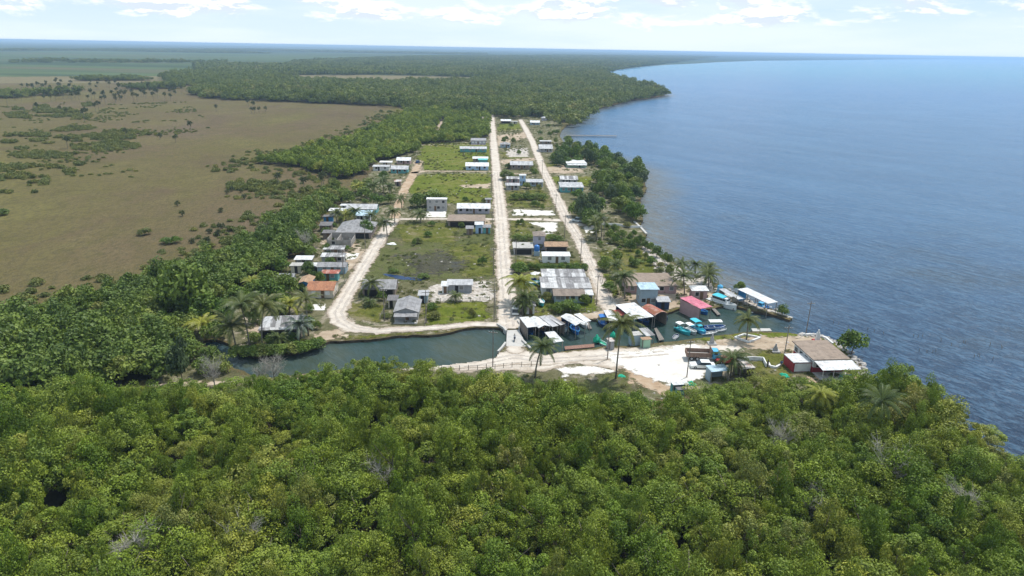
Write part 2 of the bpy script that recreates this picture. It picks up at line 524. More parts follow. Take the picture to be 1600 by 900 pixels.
def patch(name, px, mat, z, feather=1.2, s=None):
    feather *= 1.7
    p = gpoly(px)
    dist = np.linalg.norm(p, axis=1).min()
    s = s or max(0.6, dist / 260)
    return sheet(name, lambda P: poly_sdf(P, p), (p.min(0), p.max(0)), s, feather, z, mat)
def track(name, px, widths, mat, z, feather=1.0, s=None):
    p = gpoly(px)
    hw = np.array(widths) / 2.0 * 0.9
    dist = np.linalg.norm(p, axis=1).min()
    s = s or max(0.5, dist / 320)
    m = hw.max()
    return sheet(name, lambda P: line_sdf(P, p, hw), (p.min(0) - m, p.max(0) + m), s, feather, z, mat)

def b_dirt(nt, c1, c2, c3, sc=0.35, bump=0.25):
    P = nt.pos()
    a = nt.noise(P, sc, 6.0, 0.65)
    f = nt.noise(P, 3.0, 4.0, 0.7)
    c = nt.ramp(a, [(0.3, c1), (0.5, c2), (0.68, c3)])
    c = nt.mix(nt.step(f, 0.5, 0.8, 0, 0.35), c, tuple(x * 0.6 for x in c2))
    return nt.bsdf(c, 1.0, nt.bump(f, bump, 0.15), 0.1)
def b_road(nt):
    P = nt.pos()
    e = nt.attr('edge')
    a = nt.noise(P, 0.22, 6.0, 0.65)
    f = nt.noise(P, 2.0, 4.0, 0.7)
    c = nt.ramp(a, [(0.3, (0.44, 0.375, 0.31)), (0.5, (0.54, 0.475, 0.405)), (0.68, (0.60, 0.545, 0.475))])
    c = nt.mix(nt.step(f, 0.5, 0.75, 0, 0.35), c, (0.33, 0.28, 0.23))
    worn = nt.math('ADD', e, nt.math('MULTIPLY', nt.math('SUBTRACT', nt.noise(P, 0.45, 5.0, 0.7), 0.5), 1.4))
    c = nt.mix(nt.step(worn, 1.05, 0.55, 0, 0.8), c, (0.30, 0.24, 0.18))
    return nt.bsdf(c, 1.0, nt.bump(nt.math('ADD', f, a), 0.5, 0.2), 0.1)
def b_grass(nt, c1, c2, c3, dirt, damt=0.5):
    P = nt.pos()
    a = nt.noise(P, 0.075, 8.0, 0.72, 0.8)
    bl = nt.noise(P, 0.28, 6.0, 0.72, 0.5)
    f = nt.noise(P, 0.9, 5.0, 0.75)
    t = nt.noise(P, 3.0, 3.0, 0.75)
    c = nt.ramp(a, [(0.34, c1), (0.5, c2), (0.64, c3)])
    c = nt.mix(nt.step(bl, 0.50, 0.36, 0, 0.6), c, tuple(x * 0.55 for x in c1))
    c = nt.mix(nt.step(f, 0.44, 0.66, 0, 0.5), c, tuple(x * 0.5 for x in c1))
    c = nt.mix(nt.math('MULTIPLY', nt.step(nt.math('ADD', nt.math('MULTIPLY', bl, .6), nt.math('MULTIPLY', a, .4)), 0.51, 0.60), damt), c, dirt)
    c = nt.mix(nt.step(t, 0.60, 0.72, 0, 0.55 * damt + .08), c, (0.40, 0.37, 0.32))
    h = nt.math('ADD', f, nt.math('MULTIPLY', t, 0.5))
    return nt.bsdf(c, 1.0, nt.bump(h, 0.9, 0.5), 0.05)
M_VILL = soft_mat('village_soil', lambda nt: b_grass(nt, (0.115, 0.115, 0.05), (0.165, 0.15, 0.085), (0.10, 0.125, 0.042), (0.36, 0.30, 0.235), 0.85))
M_GRASS = soft_mat('lot_grass', lambda nt: b_grass(nt, (0.095, 0.112, 0.020), (0.128, 0.134, 0.028), (0.170, 0.148, 0.046), (0.25, 0.21, 0.15), 0.5))
M_FRESH = soft_mat('fresh_grass', lambda nt: b_grass(nt, (0.102, 0.132, 0.016), (0.134, 0.158, 0.022), (0.175, 0.168, 0.034), (0.22, 0.19, 0.12), 0.3))
M_SEDGE = soft_mat('olive_sedge', lambda nt: b_grass(nt, (0.085, 0.095, 0.032), (0.115, 0.125, 0.042), (0.14, 0.13, 0.065), (0.11, 0.085, 0.07), 0.7))
M_ROAD = soft_mat('road_marl', b_road)
M_TAN = soft_mat('tan_dirt', lambda nt: b_dirt(nt, (0.27, 0.205, 0.14), (0.37, 0.29, 0.21), (0.48, 0.40, 0.31), 0.25))
M_ORANGE = soft_mat('orange_dirt', lambda nt: b_dirt(nt, (0.30, 0.20, 0.125), (0.38, 0.28, 0.19), (0.47, 0.38, 0.29), 0.3))
M_WHITE = soft_mat('white_marl', lambda nt: b_dirt(nt, (0.50, 0.455, 0.40), (0.65, 0.61, 0.555), (0.74, 0.71, 0.665), 0.3))
M_RUBB = soft_mat('rubble_dirt', lambda nt: b_dirt(nt, (0.22, 0.19, 0.16), (0.42, 0.37, 0.32), (0.62, 0.58, 0.53), 0.9, 0.8))
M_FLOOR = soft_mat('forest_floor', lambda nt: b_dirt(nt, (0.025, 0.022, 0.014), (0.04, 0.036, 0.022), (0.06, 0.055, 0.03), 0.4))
M_BURNT = soft_mat('dark_wet_sedge', lambda nt: b_grass(nt, (0.06, 0.06, 0.042), (0.085, 0.08, 0.055), (0.10, 0.10, 0.05), (0.05, 0.055, 0.07), 0.6), 0.5, 1.8)
M_PUDDLE = soft_mat('puddle_water', lambda nt: nt.bsdf((0.010, 0.030, 0.085), 0.25, None, 0.12), 1.2, 0.8)
M_CONC = soft_mat('bare_concrete', lambda nt: b_dirt(nt, (0.38, 0.36, 0.33), (0.5, 0.48, 0.44), (0.58, 0.56, 0.52), 0.5), 0.8, 0.2)

# forest footprints (where trees root)
F_FRONT = [(-260, 1120), (-200, 640), (0, 634), (120, 622), (250, 620), (400, 614), (470, 605), (540, 593), (620, 592), (690, 593), (720, 600), (800, 608), (850, 622), (930, 634), (1010, 645),
           (1085, 648), (1112, 622), (1180, 612), (1240, 612), (1290, 620), (1350, 616), (1385, 606), (1440, 632), (1500, 666), (1560, 702), (1640, 750), (1800, 850), (1800, 1120)]
F_LEFT = [(-260, 560), (0, 503), (100, 480), (200, 455), (290, 430), (350, 405), (400, 378), (440, 350), (480, 326), (505, 303), (530, 300), (545, 312), (520, 324), (500, 338), (492, 352), (484, 372), (474, 392), (448, 404),
          (428, 425), (404, 440), (384, 452), (352, 470), (310, 492), (275, 512), (266, 545), (272, 566), (240, 592), (140, 612), (-260, 628)]
F_BAND = [(400, 256), (470, 262), (530, 282), (570, 272), (582, 256), (630, 244), (652, 238), (660, 226), (735, 221), (762, 214), (764, 196), (764, 184), (700, 172), (640, 176), (610, 190), (570, 212), (510, 232), (450, 242)]
F_BACK = [(255, 118), (330, 113), (420, 118), (480, 129), (600, 132), (745, 129), (800, 118), (950, 110), (970, 118), (1010, 128), (1050, 146), (1000, 162), (955, 170), (920, 178), (912, 186), (904, 194), (884, 197), (866, 186), (850, 181), (816, 186), (764, 182), (700, 174), (640, 176), (622, 166), (450, 160), (330, 155), (295, 146), (330, 138), (270, 130)]
F_FARR = [(420, 118), (300, 108), (330, 100), (420, 104), (480, 96), (560, 92), (690, 88), (900, 87), (1100, 88), (1300, 90.5), (1500, 92.6), (1480, 93.6), (1250, 96), (1120, 99), (1040, 104), (950, 114), (800, 118), (745, 121), (600, 117)]
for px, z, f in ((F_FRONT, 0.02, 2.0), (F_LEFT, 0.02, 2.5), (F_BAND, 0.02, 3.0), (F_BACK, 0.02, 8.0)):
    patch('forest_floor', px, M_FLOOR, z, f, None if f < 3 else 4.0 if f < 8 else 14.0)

# the village clearing and its lots
VILLAGE = [(240, 600), (268, 545), (300, 505), (400, 445), (440, 415), (480, 395), (500, 350), (545, 310), (575, 275), (590, 255), (650, 236), (660, 224), (762, 215), (764, 180), (815, 178), (860, 180), (880, 195), (872, 212),
           (900, 236), (970, 256), (1005, 290), (1000, 350), (1012, 372), (1110, 440), (1235, 497), (1290, 528), (1340, 560), (1352, 600), (1300, 618), (1100, 612), (1000, 630), (850, 618), (700, 600), (480, 606), (400, 615)]
patch('village_ground', VILLAGE, M_VILL, 0.04, 1.5, 1.1)
patch('grass_lot', [(640, 347), (772, 352), (778, 436), (700, 440), (650, 441), (555, 432), (590, 385), (612, 358)], M_SEDGE, 0.06, 2.0)
patch('grass_lot', [(615, 352), (700, 350), (720, 365), (700, 380), (630, 378)], M_GRASS, 0.08, 2.0)
patch('grass_lot', [(700, 385), (765, 380), (768, 430), (720, 432)], M_GRASS, 0.08, 2.0)
patch('grass_lot', [(662, 474), (760, 472), (768, 500), (664, 509)], M_FRESH, 0.06, 1.0)
patch('grass_lot', [(548, 474), (604, 478), (598, 505), (556, 503), (540, 490)], M_GRASS, 0.06, 1.2)
patch('grass_lot', [(656, 272), (766, 271), (768, 316), (700, 318), (645, 305), (632, 292)], M_FRESH, 0.06, 1.5)
patch('grass_lot', [(664, 224), (764, 224), (766, 266), (664, 266), (652, 246)], M_FRESH, 0.06, 1.5)
patch('grass_lot', [(798, 342), (832, 348), (828, 362), (868, 366), (880, 380), (800, 378)], M_GRASS, 0.06, 1.2)
patch('grass_lot', [(790, 300), (850, 296), (866, 324), (796, 325)], M_GRASS, 0.06, 1.5)
patch('grass_lot', [(805, 406), (905, 408), (915, 424), (806, 425)], M_GRASS, 0.06, 1.2)
patch('grass_lot', [(838, 470), (924, 468), (934, 487), (836, 494)], M_FRESH, 0.06, 1.0)
patch('grass_lot', [(935, 392), (1000, 388), (1040, 425), (1000, 430), (950, 424)], M_GRASS, 0.06, 1.5)
patch('grass_lot', [(930, 428), (950, 428), (966, 460), (952, 470), (940, 450)], M_FRESH, 0.06, 1.0)
patch('grass_lot', [(858, 276), (925, 276), (925, 290), (870, 288)], M_FRESH, 0.06, 1.5)
patch('grass_lot', [(778, 194), (812, 193), (816, 204), (778, 206)], M_FRESH, 0.06, 2.0)
patch('grass_lot', [(778, 236), (828, 246), (840, 262), (782, 246)], M_GRASS, 0.06, 2.0)
patch('grass_lot', [(838, 256), (866, 254), (872, 262), (848, 264)], M_GRASS, 0.06, 1.5)
patch('grass_lot', [(1062, 530), (1130, 520), (1240, 520), (1250, 526), (1180, 533), (1110, 533)], M_FRESH, 0.06, 1.0)
patch('grass_lot', [(1186, 548), (1230, 545), (1238, 585), (1200, 600), (1186, 580)], M_GRASS, 0.06, 1.2)
patch('grass_lot', [(1282, 528), (1304, 536), (1344, 578), (1346, 596), (1330, 590), (1320, 560)], M_FRESH, 0.06, 0.9)
patch('grass_lot', [(380, 540), (440, 535), (500, 530), (500, 538), (400, 553)], M_FRESH, 0.06, 1.0)
patch('grass_lot', [(500, 528), (560, 524), (640, 520), (700, 516), (690, 518), (560, 530), (505, 532)], M_GRASS, 0.06, 0.8)
patch('grass_lot', [(850, 600), (920, 595), (1000, 570), (1010, 610), (950, 622)], M_SEDGE, 0.06, 1.0)

patch('bare_soil', [(668, 448), (768, 438), (776, 470), (672, 472)], M_RUBB, 0.08, 1.2)
patch('bare_soil', [(792, 232), (824, 231), (826, 245), (794, 246)], M_RUBB, 0.08, 1.2)
patch('bare_soil', [(500, 372), (560, 380), (575, 400), (548, 425), (530, 425), (510, 400)], M_TAN, 0.06, 1.5)
patch('bare_soil', [(498, 520), (530, 515), (545, 528), (500, 535)], M_TAN, 0.08, 1.0)
patch('bare_soil', [(384, 500), (410, 494), (405, 530), (384, 545)], M_TAN, 0.08, 1.2)
patch('bare_soil', [(970, 455), (1060, 450), (1130, 450), (1150, 465), (1060, 480), (960, 488), (940, 490)], M_TAN, 0.06, 1.2)
patch('bare_soil', [(1000, 380), (1045, 410), (1115, 445), (1215, 486), (1205, 488), (1100, 455), (1030, 425)], M_RUBB, 0.08, 1.2)
patch('white_sand', [(803, 327), (865, 330), (868, 337), (800, 337)], M_WHITE, 0.10, 0.6)
patch('white_sand', [(826, 348), (872, 348), (870, 356), (862, 366), (846, 366), (850, 356)], M_WHITE, 0.10, 1.0)
patch('white_sand', [(866, 575), (925, 570), (955, 580), (930, 586), (880, 587)], M_WHITE, 0.10, 0.9)
patch('white_sand', [(666, 329), (697, 329), (698, 340), (664, 340)], M_WHITE, 0.12, 0.3)
patch('white_sand', [(912, 354), (930, 352), (932, 364), (916, 364)], M_WHITE, 0.10, 0.7)
patch('white_sand', [(540, 396), (560, 396), (556, 406), (538, 406)], M_WHITE, 0.10, 0.5)
patch('white_sand', [(486, 476), (509, 475), (507, 485), (486, 485)], M_WHITE, 0.10, 0.4)
patch('tan_sand', [(776, 212), (824, 206), (826, 214), (790, 226), (776, 228)], M_TAN, 0.08, 1.5)
patch('tan_sand', [(782, 250), (838, 246), (836, 251), (806, 254), (784, 258)], M_TAN, 0.08, 1.2)
patch('tan_sand', [(850, 262), (885, 258), (915, 268), (880, 272), (858, 268)], M_TAN, 0.08, 1.2)
patch('tan_sand', [(715, 290), (766, 287), (766, 295), (725, 293)], M_TAN, 0.09, 1.2)
patch('tan_sand', [(744, 345), (766, 344), (768, 352), (745, 352)], M_TAN, 0.10, 0.8)
patch('tan_sand', [(644, 268), (648, 252), (660, 250), (658, 268)], M_TAN, 0.09, 1.5)
patch('tan_sand', [(1180, 525), (1280, 528), (1275, 548), (1240, 552), (1180, 545), (1110, 545), (1110, 534)], M_TAN, 0.08, 1.2)
patch('tan_sand', [(1260, 588), (1330, 585), (1345, 600), (1300, 606), (1270, 602)], M_ORANGE, 0.08, 0.8)
patch('tan_sand', [(975, 575), (1030, 590), (1040, 612), (990, 605)], M_ORANGE, 0.08, 1.4)
patch('puddle', [(596, 427), (625, 431), (662, 436), (658, 439), (625, 437), (600, 430)], M_PUDDLE, 0.09, 0.5, 0.5)
patch('grass_lot', [(640, 402), (690, 398), (725, 408), (715, 424), (665, 430), (640, 420)], M_BURNT, 0.10, 4.0, 0.8)

# streets
track('main_street', [(804, 548), (800, 520), (797, 504), (793, 470), (789, 430), (786, 390), (783, 343), (779, 300), (775, 260), (771, 222), (768.5, 190), (768, 180)],
      [4.6, 5.6, 7.5, 6.2, 5.6, 5.4, 6.0, 5.8, 5.8, 6.0, 6.5, 6], M_ROAD, 0.14)
track('second_street', [(962, 490), (950, 476), (936, 443), (914, 395), (896, 358), (885, 342), (868, 305), (850, 268), (832, 222), (822, 203), (813, 187)],
      [5, 5.6, 4.8, 4.8, 5, 5.5, 5.2, 5.2, 5.4, 5.6, 5], M_ROAD, 0.13)
track('west_street', [(790, 508), (740, 507), (690, 512), (640, 515), (590, 518), (552, 514), (531, 503), (526, 489), (538, 467), (560, 430), (583, 392), (600, 364), (616, 344)],
      [4.2, 3.4, 3.4, 3.6, 4.2, 5.2, 5.6, 5.4, 5.2, 5.0, 5.0, 5.0, 5.2], M_ROAD, 0.12)
track('dirt_lane', [(614, 348), (622, 322), (634, 292), (646, 272), (655, 256)], [4, 4, 4.4, 5, 4], M_ORANGE, 0.11)
track('cross_street', [(616, 343), (660, 342.5), (720, 342), (783, 343), (840, 343), (884, 345), (910, 352)], [3.2, 3.2, 3, 3.6, 4.6, 4.6, 4], M_ROAD, 0.115)
track('cross_lane', [(650, 270), (664, 267.5), (710, 268), (770, 268.5)], [6, 3.2, 2.2, 2.6], M_TAN, 0.11)
track('cross_lane', [(778, 272), (850, 270), (880, 270), (910, 269)], [2.5, 2.6, 3.0, 3.0], M_TAN, 0.11)
track('cross_lane', [(655, 227), (680, 226), (770, 227)], [3.5, 2.0, 1.8], M_TAN, 0.11)
track('cross_lane', [(772, 205), (816, 203)], [2.5, 2.5], M_TAN, 0.11)
track('cross_lane', [(680, 208), (684, 200), (690, 190)], [3.5, 3.5, 3], M_TAN, 0.11)
track('quay_edge', [(800, 506), (830, 502), (870, 500), (920, 495), (955, 490)], [5, 4, 3.6, 3.6, 4.5], M_TAN, 0.105)
track('quay_road', [(640, 574), (700, 569), (760, 566), (805, 558), (850, 562), (920, 556), (990, 552), (1060, 548), (1100, 545), (1150, 545)], [4.5, 5.5, 6, 8, 6.5, 6, 6, 6, 5, 4], M_ROAD, 0.115, 0.8)
patch('quay_road', [(640, 573), (700, 567), (790, 549), (830, 549), (880, 553), (990, 545), (1060, 539), (1064, 560), (960, 577), (900, 570), (850, 580), (760, 580), (690, 582)], M_ROAD, 0.11, .8)
patch('quay_plaza', [(950, 556), (1000, 548), (1060, 541), (1110, 540), (1112, 560), (1100, 590), (1065, 600), (1020, 596), (985, 578)], M_WHITE, 0.125, 1.2)
track('trodden_path', [(1110, 541), (1160, 542), (1230, 540)], [4, 4, 3], M_TAN, 0.10)
track('canal_track', [(240, 603), (300, 600), (380, 598), (460, 592), (560, 584)], [1, 2, 1.6, 2, 1], M_TAN, 0.10, 1.4)


M_RUT = soft_mat('wheel_ruts', lambda nt: b_dirt(nt, (0.37, 0.315, 0.265), (0.43, 0.375, 0.325), (0.50, 0.45, 0.40), 0.5), 0.35, 2.6)
def ruts(name, px, z):
    p = gpoly(px)
    t = np.gradient(p, axis=0); t /= np.linalg.norm(t, axis=1)[:, None]
    nrm = np.stack([t[:, 1], -t[:, 0]], -1)
    a, b = p + nrm * .8, p - nrm * .8
    w = np.full(len(p), .28)
    sheet(name, lambda P: np.maximum(line_sdf(P, a, w), line_sdf(P, b, w)), (p.min(0) - 2, p.max(0) + 2), .34, .3, z, M_RUT)
ruts('wheel_ruts', [(802, 540), (799, 520), (796, 504), (792, 470), (788, 430), (785, 390), (782, 343), (778, 300), (775, 270)], .155)
ruts('wheel_ruts', [(954, 480), (936, 446), (914, 396), (896, 360), (885, 343), (868, 306), (851, 270)], .145)
ruts('wheel_ruts', [(720, 508), (690, 512), (640, 515), (590, 518), (555, 514), (534, 503), (528, 489), (540, 467), (562, 430), (585, 392), (600, 366)], .135)
ruts('wheel_ruts', [(690, 573), (740, 570), (805, 557), (850, 564), (920, 560), (990, 556), (1040, 552)], .15)

M_STRAW = soft_mat('straw_field', lambda nt: b_grass(nt, (0.15, 0.125, 0.065), (0.19, 0.16, 0.085), (0.22, 0.185, 0.11), (0.12, 0.12, 0.05), .5), .05, 1.2)
patch('straw_field', [(410, 117.5), (560, 117), (740, 121), (760, 126), (620, 131), (470, 129)], M_STRAW, .03, 12.0, 9.0)
patch('straw_field', [(-60, 121), (130, 119), (260, 119), (250, 128), (120, 130), (-60, 131)], M_STRAW, .03, 14.0, 9.0)
# ------------------------------------------------------------------ vegetation
def foliage_mat(name, stops, transl=0.14, rough=0.55, tintamt=0.95):
    m, nt = newmat(name)
    tint = nt.attr('tint')
    oi = nt.n('ShaderNodeObjectInfo')
    drift = nt.noise(oi.outputs['Location'], 0.045, 2.0)
    r = nt.math('ADD', nt.math('MULTIPLY', oi.outputs['Random'], 0.62), nt.math('MULTIPLY', nt.step(drift, 0.32, 0.68), 0.38))
    c = nt.ramp(r, stops)
    lightc = nt.mix(1.0, c, (1.38, 1.34, 1.15), 'MULTIPLY')
    darkc = nt.mix(1.0, c, (0.45, 0.52, 0.52), 'MULTIPLY')
    c = nt.mix(nt.step(tint, 0.5, 1.0, 0, tintamt), c, lightc)
    c = nt.mix(nt.step(tint, 0.5, 0.0, 0, tintamt), c, darkc)
    a = nt.bsdf(c, rough, None, 0.25)
    tr = nt.n('ShaderNodeBsdfTranslucent', {'Color': nt.mix(1.0, c, (1.3, 1.35, 0.7), 'MULTIPLY')}).outputs[0]
    nt.out(nt.n('ShaderNodeMixShader', {0: transl, 1: a, 2: tr}).outputs[0])
    return m
M_MANG = foliage_mat('mangrove_leaf', [(0.0, (0.101, 0.166, 0.015)), (0.22, (0.142, 0.208, 0.019)), (0.45, (0.199, 0.237, 0.026)), (0.62, (0.184, 0.251, 0.032)), (0.78, (0.259, 0.272, 0.040)), (0.90, (0.225, 0.237, 0.061)), (1.0, (0.307, 0.264, 0.073))])
M_TREE = foliage_mat('broad_leaf', [(0.0, (0.078, 0.123, 0.021)), (0.4, (0.117, 0.169, 0.029)), (0.75, (0.156, 0.208, 0.034)), (1.0, (0.205, 0.208, 0.052))])
M_BAND = foliage_mat('edge_leaf', [(0.0, (0.110, 0.158, 0.016)), (0.4, (0.163, 0.217, 0.023)), (0.75, (0.218, 0.267, 0.027)), (1.0, (0.287, 0.267, 0.040))])
M_FARLEAF = foliage_mat('forest_leaf', [(0.0, (0.098, 0.133, 0.027)), (0.4, (0.134, 0.170, 0.033)), (0.75, (0.181, 0.208, 0.043)), (1.0, (0.231, 0.211, 0.067))])
M_LIME = foliage_mat('bright_leaf', [(0.0, (0.085, 0.152, 0.018)), (1.0, (0.120, 0.175, 0.025))])
M_THICK = foliage_mat('thicket_leaf', [(0.0, (0.103, 0.125, 0.032)), (0.5, (0.147, 0.165, 0.040)), (1.0, (0.207, 0.198, 0.045))])
M_PALM = foliage_mat('palm_leaf', [(0.0, (0.055, 0.084, 0.018)), (0.6, (0.085, 0.109, 0.026)), (1.0, (0.120, 0.128, 0.035))], 0.25, 0.45)
M_PALMY = foliage_mat('yellow_palm_leaf', [(0.0, (0.203, 0.222, 0.032)), (1.0, (0.276, 0.276, 0.038))], 0.25, 0.45)
M_PALMS = foliage_mat('silver_palm_leaf', [(0.0, (0.13, 0.165, 0.125)), (1.0, (0.15, 0.185, 0.14))], 0.15, 0.4)
M_SABAL = foliage_mat('fan_palm_leaf', [(0.0, (0.048, 0.065, 0.025)), (1.0, (0.085, 0.105, 0.035))], 0.2, 0.5)
M_WEED = foliage_mat('weed_leaf', [(0.0, (0.105, 0.130, 0.040)), (0.5, (0.140, 0.155, 0.060)), (1.0, (0.190, 0.175, 0.085))], 0.35, 0.8, 0.5)
M_CASU = foliage_mat('needle_leaf', [(0.0, (0.063, 0.098, 0.039)), (1.0, (0.105, 0.137, 0.065))], 0.2, 0.7)
def wood_mat(name, a, b):
    m, nt = newmat(name)
    nz = nt.noise(nt.scalevec(nt.obj(), (3, 3, 0.8)), 1.5, 4.0)
    nt.out(nt.bsdf(nt.ramp(nz, [(0.3, a), (0.7, b)]), 0.95))
    return m
M_BARK = wood_mat('bark', (0.10, 0.08, 0.06), (0.20, 0.17, 0.14))
M_PBARK = wood_mat('palm_bark', (0.16, 0.135, 0.11), (0.28, 0.25, 0.21))
M_DEAD = wood_mat('dead_wood', (0.26, 0.235, 0.20), (0.44, 0.41, 0.365))

def crown_quads(seed, R, H, z0, lobes, per, leaf, flat=1.0, lobe_r=0.42, vert=0.0, spread=0.75, var=0.3):
    """leaf faces spread over the shells of many overlapping leaf clumps"""
    r = np.random.default_rng(seed)
    Vs, T = [], []
    for i in range(lobes):
        u = r.uniform(-0.25, 1.0)
        ph = r.uniform(0, 2 * np.pi)
        k = np.sqrt(max(0, 1 - max(u, 0) ** 2)) * r.uniform(0.35, 1.0)
        c = np.array([R * k * np.cos(ph) * spread, R * k * np.sin(ph) * spread, z0 + H * (0.32 + 0.55 * u * r.uniform(.7 - var * .5, 1.05 + var * .4))])
        lr = R * lobe_r * r.uniform(0.95 - var, 0.95 + var)
        nrm = r.normal(size=(per, 3))
        nrm[:, 2] = np.abs(nrm[:, 2]) * 1.1 - 0.35
        nrm /= np.linalg.norm(nrm, axis=1)[:, None]
        rad = lr * r.uniform(0.72, 1.12, per)[:, None]
        p = c + nrm * rad * np.array([1, 1, flat + vert])
        lean = nrm + r.normal(size=(per, 3)) * 0.65 + np.array([0, 0, 0.15])
        lean /= np.linalg.norm(lean, axis=1)[:, None]
        ref = r.normal(size=(per, 3))
        a = np.cross(lean, ref); a /= np.linalg.norm(a, axis=1)[:, None]
        b = np.cross(lean, a)
        s = leaf * r.uniform(0.6, 1.35, per)[:, None]
        w = s * 0.62
        q = np.stack([p - a * s * .5, p - b * w * .5 + a * s * .05, p + a * s * .55, p + b * w * .5 + a * s * .05], 1)
        Vs.append(q.reshape(-1, 3))
        base = r.uniform(0.15, 0.8)
        T.append(np.clip(base + r.normal(size=per) * 0.11, 0, 1))
    return np.concatenate(Vs), np.concatenate(T)
def crown_mesh(name, *a, **k):
    V, T = crown_quads(*a, **k)
    return quads_mesh(name, V, T)
def trunk_mesh(name, seed, h, r0, spread, limbs=5, top=None):
    r = random.Random(seed)
    mb = MB()
    lean = Vector((r.uniform(-.12, .12), r.uniform(-.12, .12), 1))
    pts = [lean * (h * t) for t in (0, .25, .5, .75, 1)]
    mb.tube([p - Vector((0, 0, 0.15)) if i == 0 else p for i, p in enumerate(pts)], [r0, r0 * .85, r0 * .7, r0 * .55, r0 * .4], 6)
    for k in range(limbs):
        a = 2 * math.pi * (k + r.random() * .6) / limbs
        s = lean * (h * r.uniform(.45, .9))
        e = s + Vector((math.cos(a) * spread * r.uniform(.5, 1), math.sin(a) * spread * r.uniform(.5, 1), h * r.uniform(.25, .6)))
        m_ = (s + e) / 2 + Vector((0, 0, -.12 * h * r.random()))
        mb.tube([s, m_, e], [r0 * .5, r0 * .35, r0 * .14], 5)
    return mb.mesh(name, True)
def dead_mesh(name, seed, h, r0, n=26):
    r = random.Random(seed)
    mb = MB()
    mb.tube([(0, 0, -.2), (r.uniform(-.2, .2), r.uniform(-.2, .2), h * .5), (r.uniform(-.4, .4), r.uniform(-.4, .4), h * .8)], [r0, r0 * .7, r0 * .35], 6)
    for k in range(n):
        a = r.uniform(0, 6.28)
        s = Vector((0, 0, h * r.uniform(.2, .75)))
        L = h * r.uniform(.25, .5)
        e = s + Vector((math.cos(a) * L * .75, math.sin(a) * L * .75, L * r.uniform(.45, .95)))
        mb.tube([s, (s + e) / 2 + Vector((r.uniform(-.2, .2), r.uniform(-.2, .2), -.1 * L)), e], [r0 * .32, r0 * .2, r0 * .08], 4, False)
        for j in range(14):
            q = s.lerp(e, r.uniform(.3, 1.0))
            d = Vector((r.uniform(-1, 1), r.uniform(-1, 1), r.uniform(.1, 1.2))).normalized() * L * r.uniform(.25, .55)
            mb.tube([q, q + d * .5 + Vector((0, 0, .04)), q + d], [r0 * .11, r0 * .08, r0 * .035], 3, False)
    return mb.mesh(name)

def scatter_poly(polys, spacing, seed, jitter=0.48):
    r = np.random.default_rng(seed)
    P = np.vstack(polys)
    x0, y0 = P.min(0); x1, y1 = P.max(0)
    X, Y = np.meshgrid(np.arange(x0, x1, spacing), np.arange(y0, y1, spacing))
    X[1::2] += spacing * .5
    q = np.stack([X.ravel(), Y.ravel()], -1) + r.uniform(-jitter, jitter, (X.size, 2)) * spacing
    keep = np.zeros(len(q), bool)
    for p in polys:
        keep |= poly_sdf(q, p) > 0
    return q[keep]
def in_view(q, z=5.0, marg=70):
    out = np.zeros(len(q), bool)
    for i, (x, y) in enumerate(q):
        v = Vector((x, y, z)) - EYE
        dz = v.dot(FWD)
        if dz < 5: continue
        px, py = CX + F_PX * v.dot(RIGHT) / dz, CY - F_PX * v.dot(UP) / dz
        out[i] = -marg < px < 1600 + marg and -50 < py < 900 + marg * 1.6
    return out
def value_noise(q, scale, seed):
    off = Vector((seed * 17.3, seed * 5.1, 0))
    from mathutils import noise as mn
    return np.array([mn.noise(Vector((x * scale, y * scale, 0)) + off) for x, y in q])

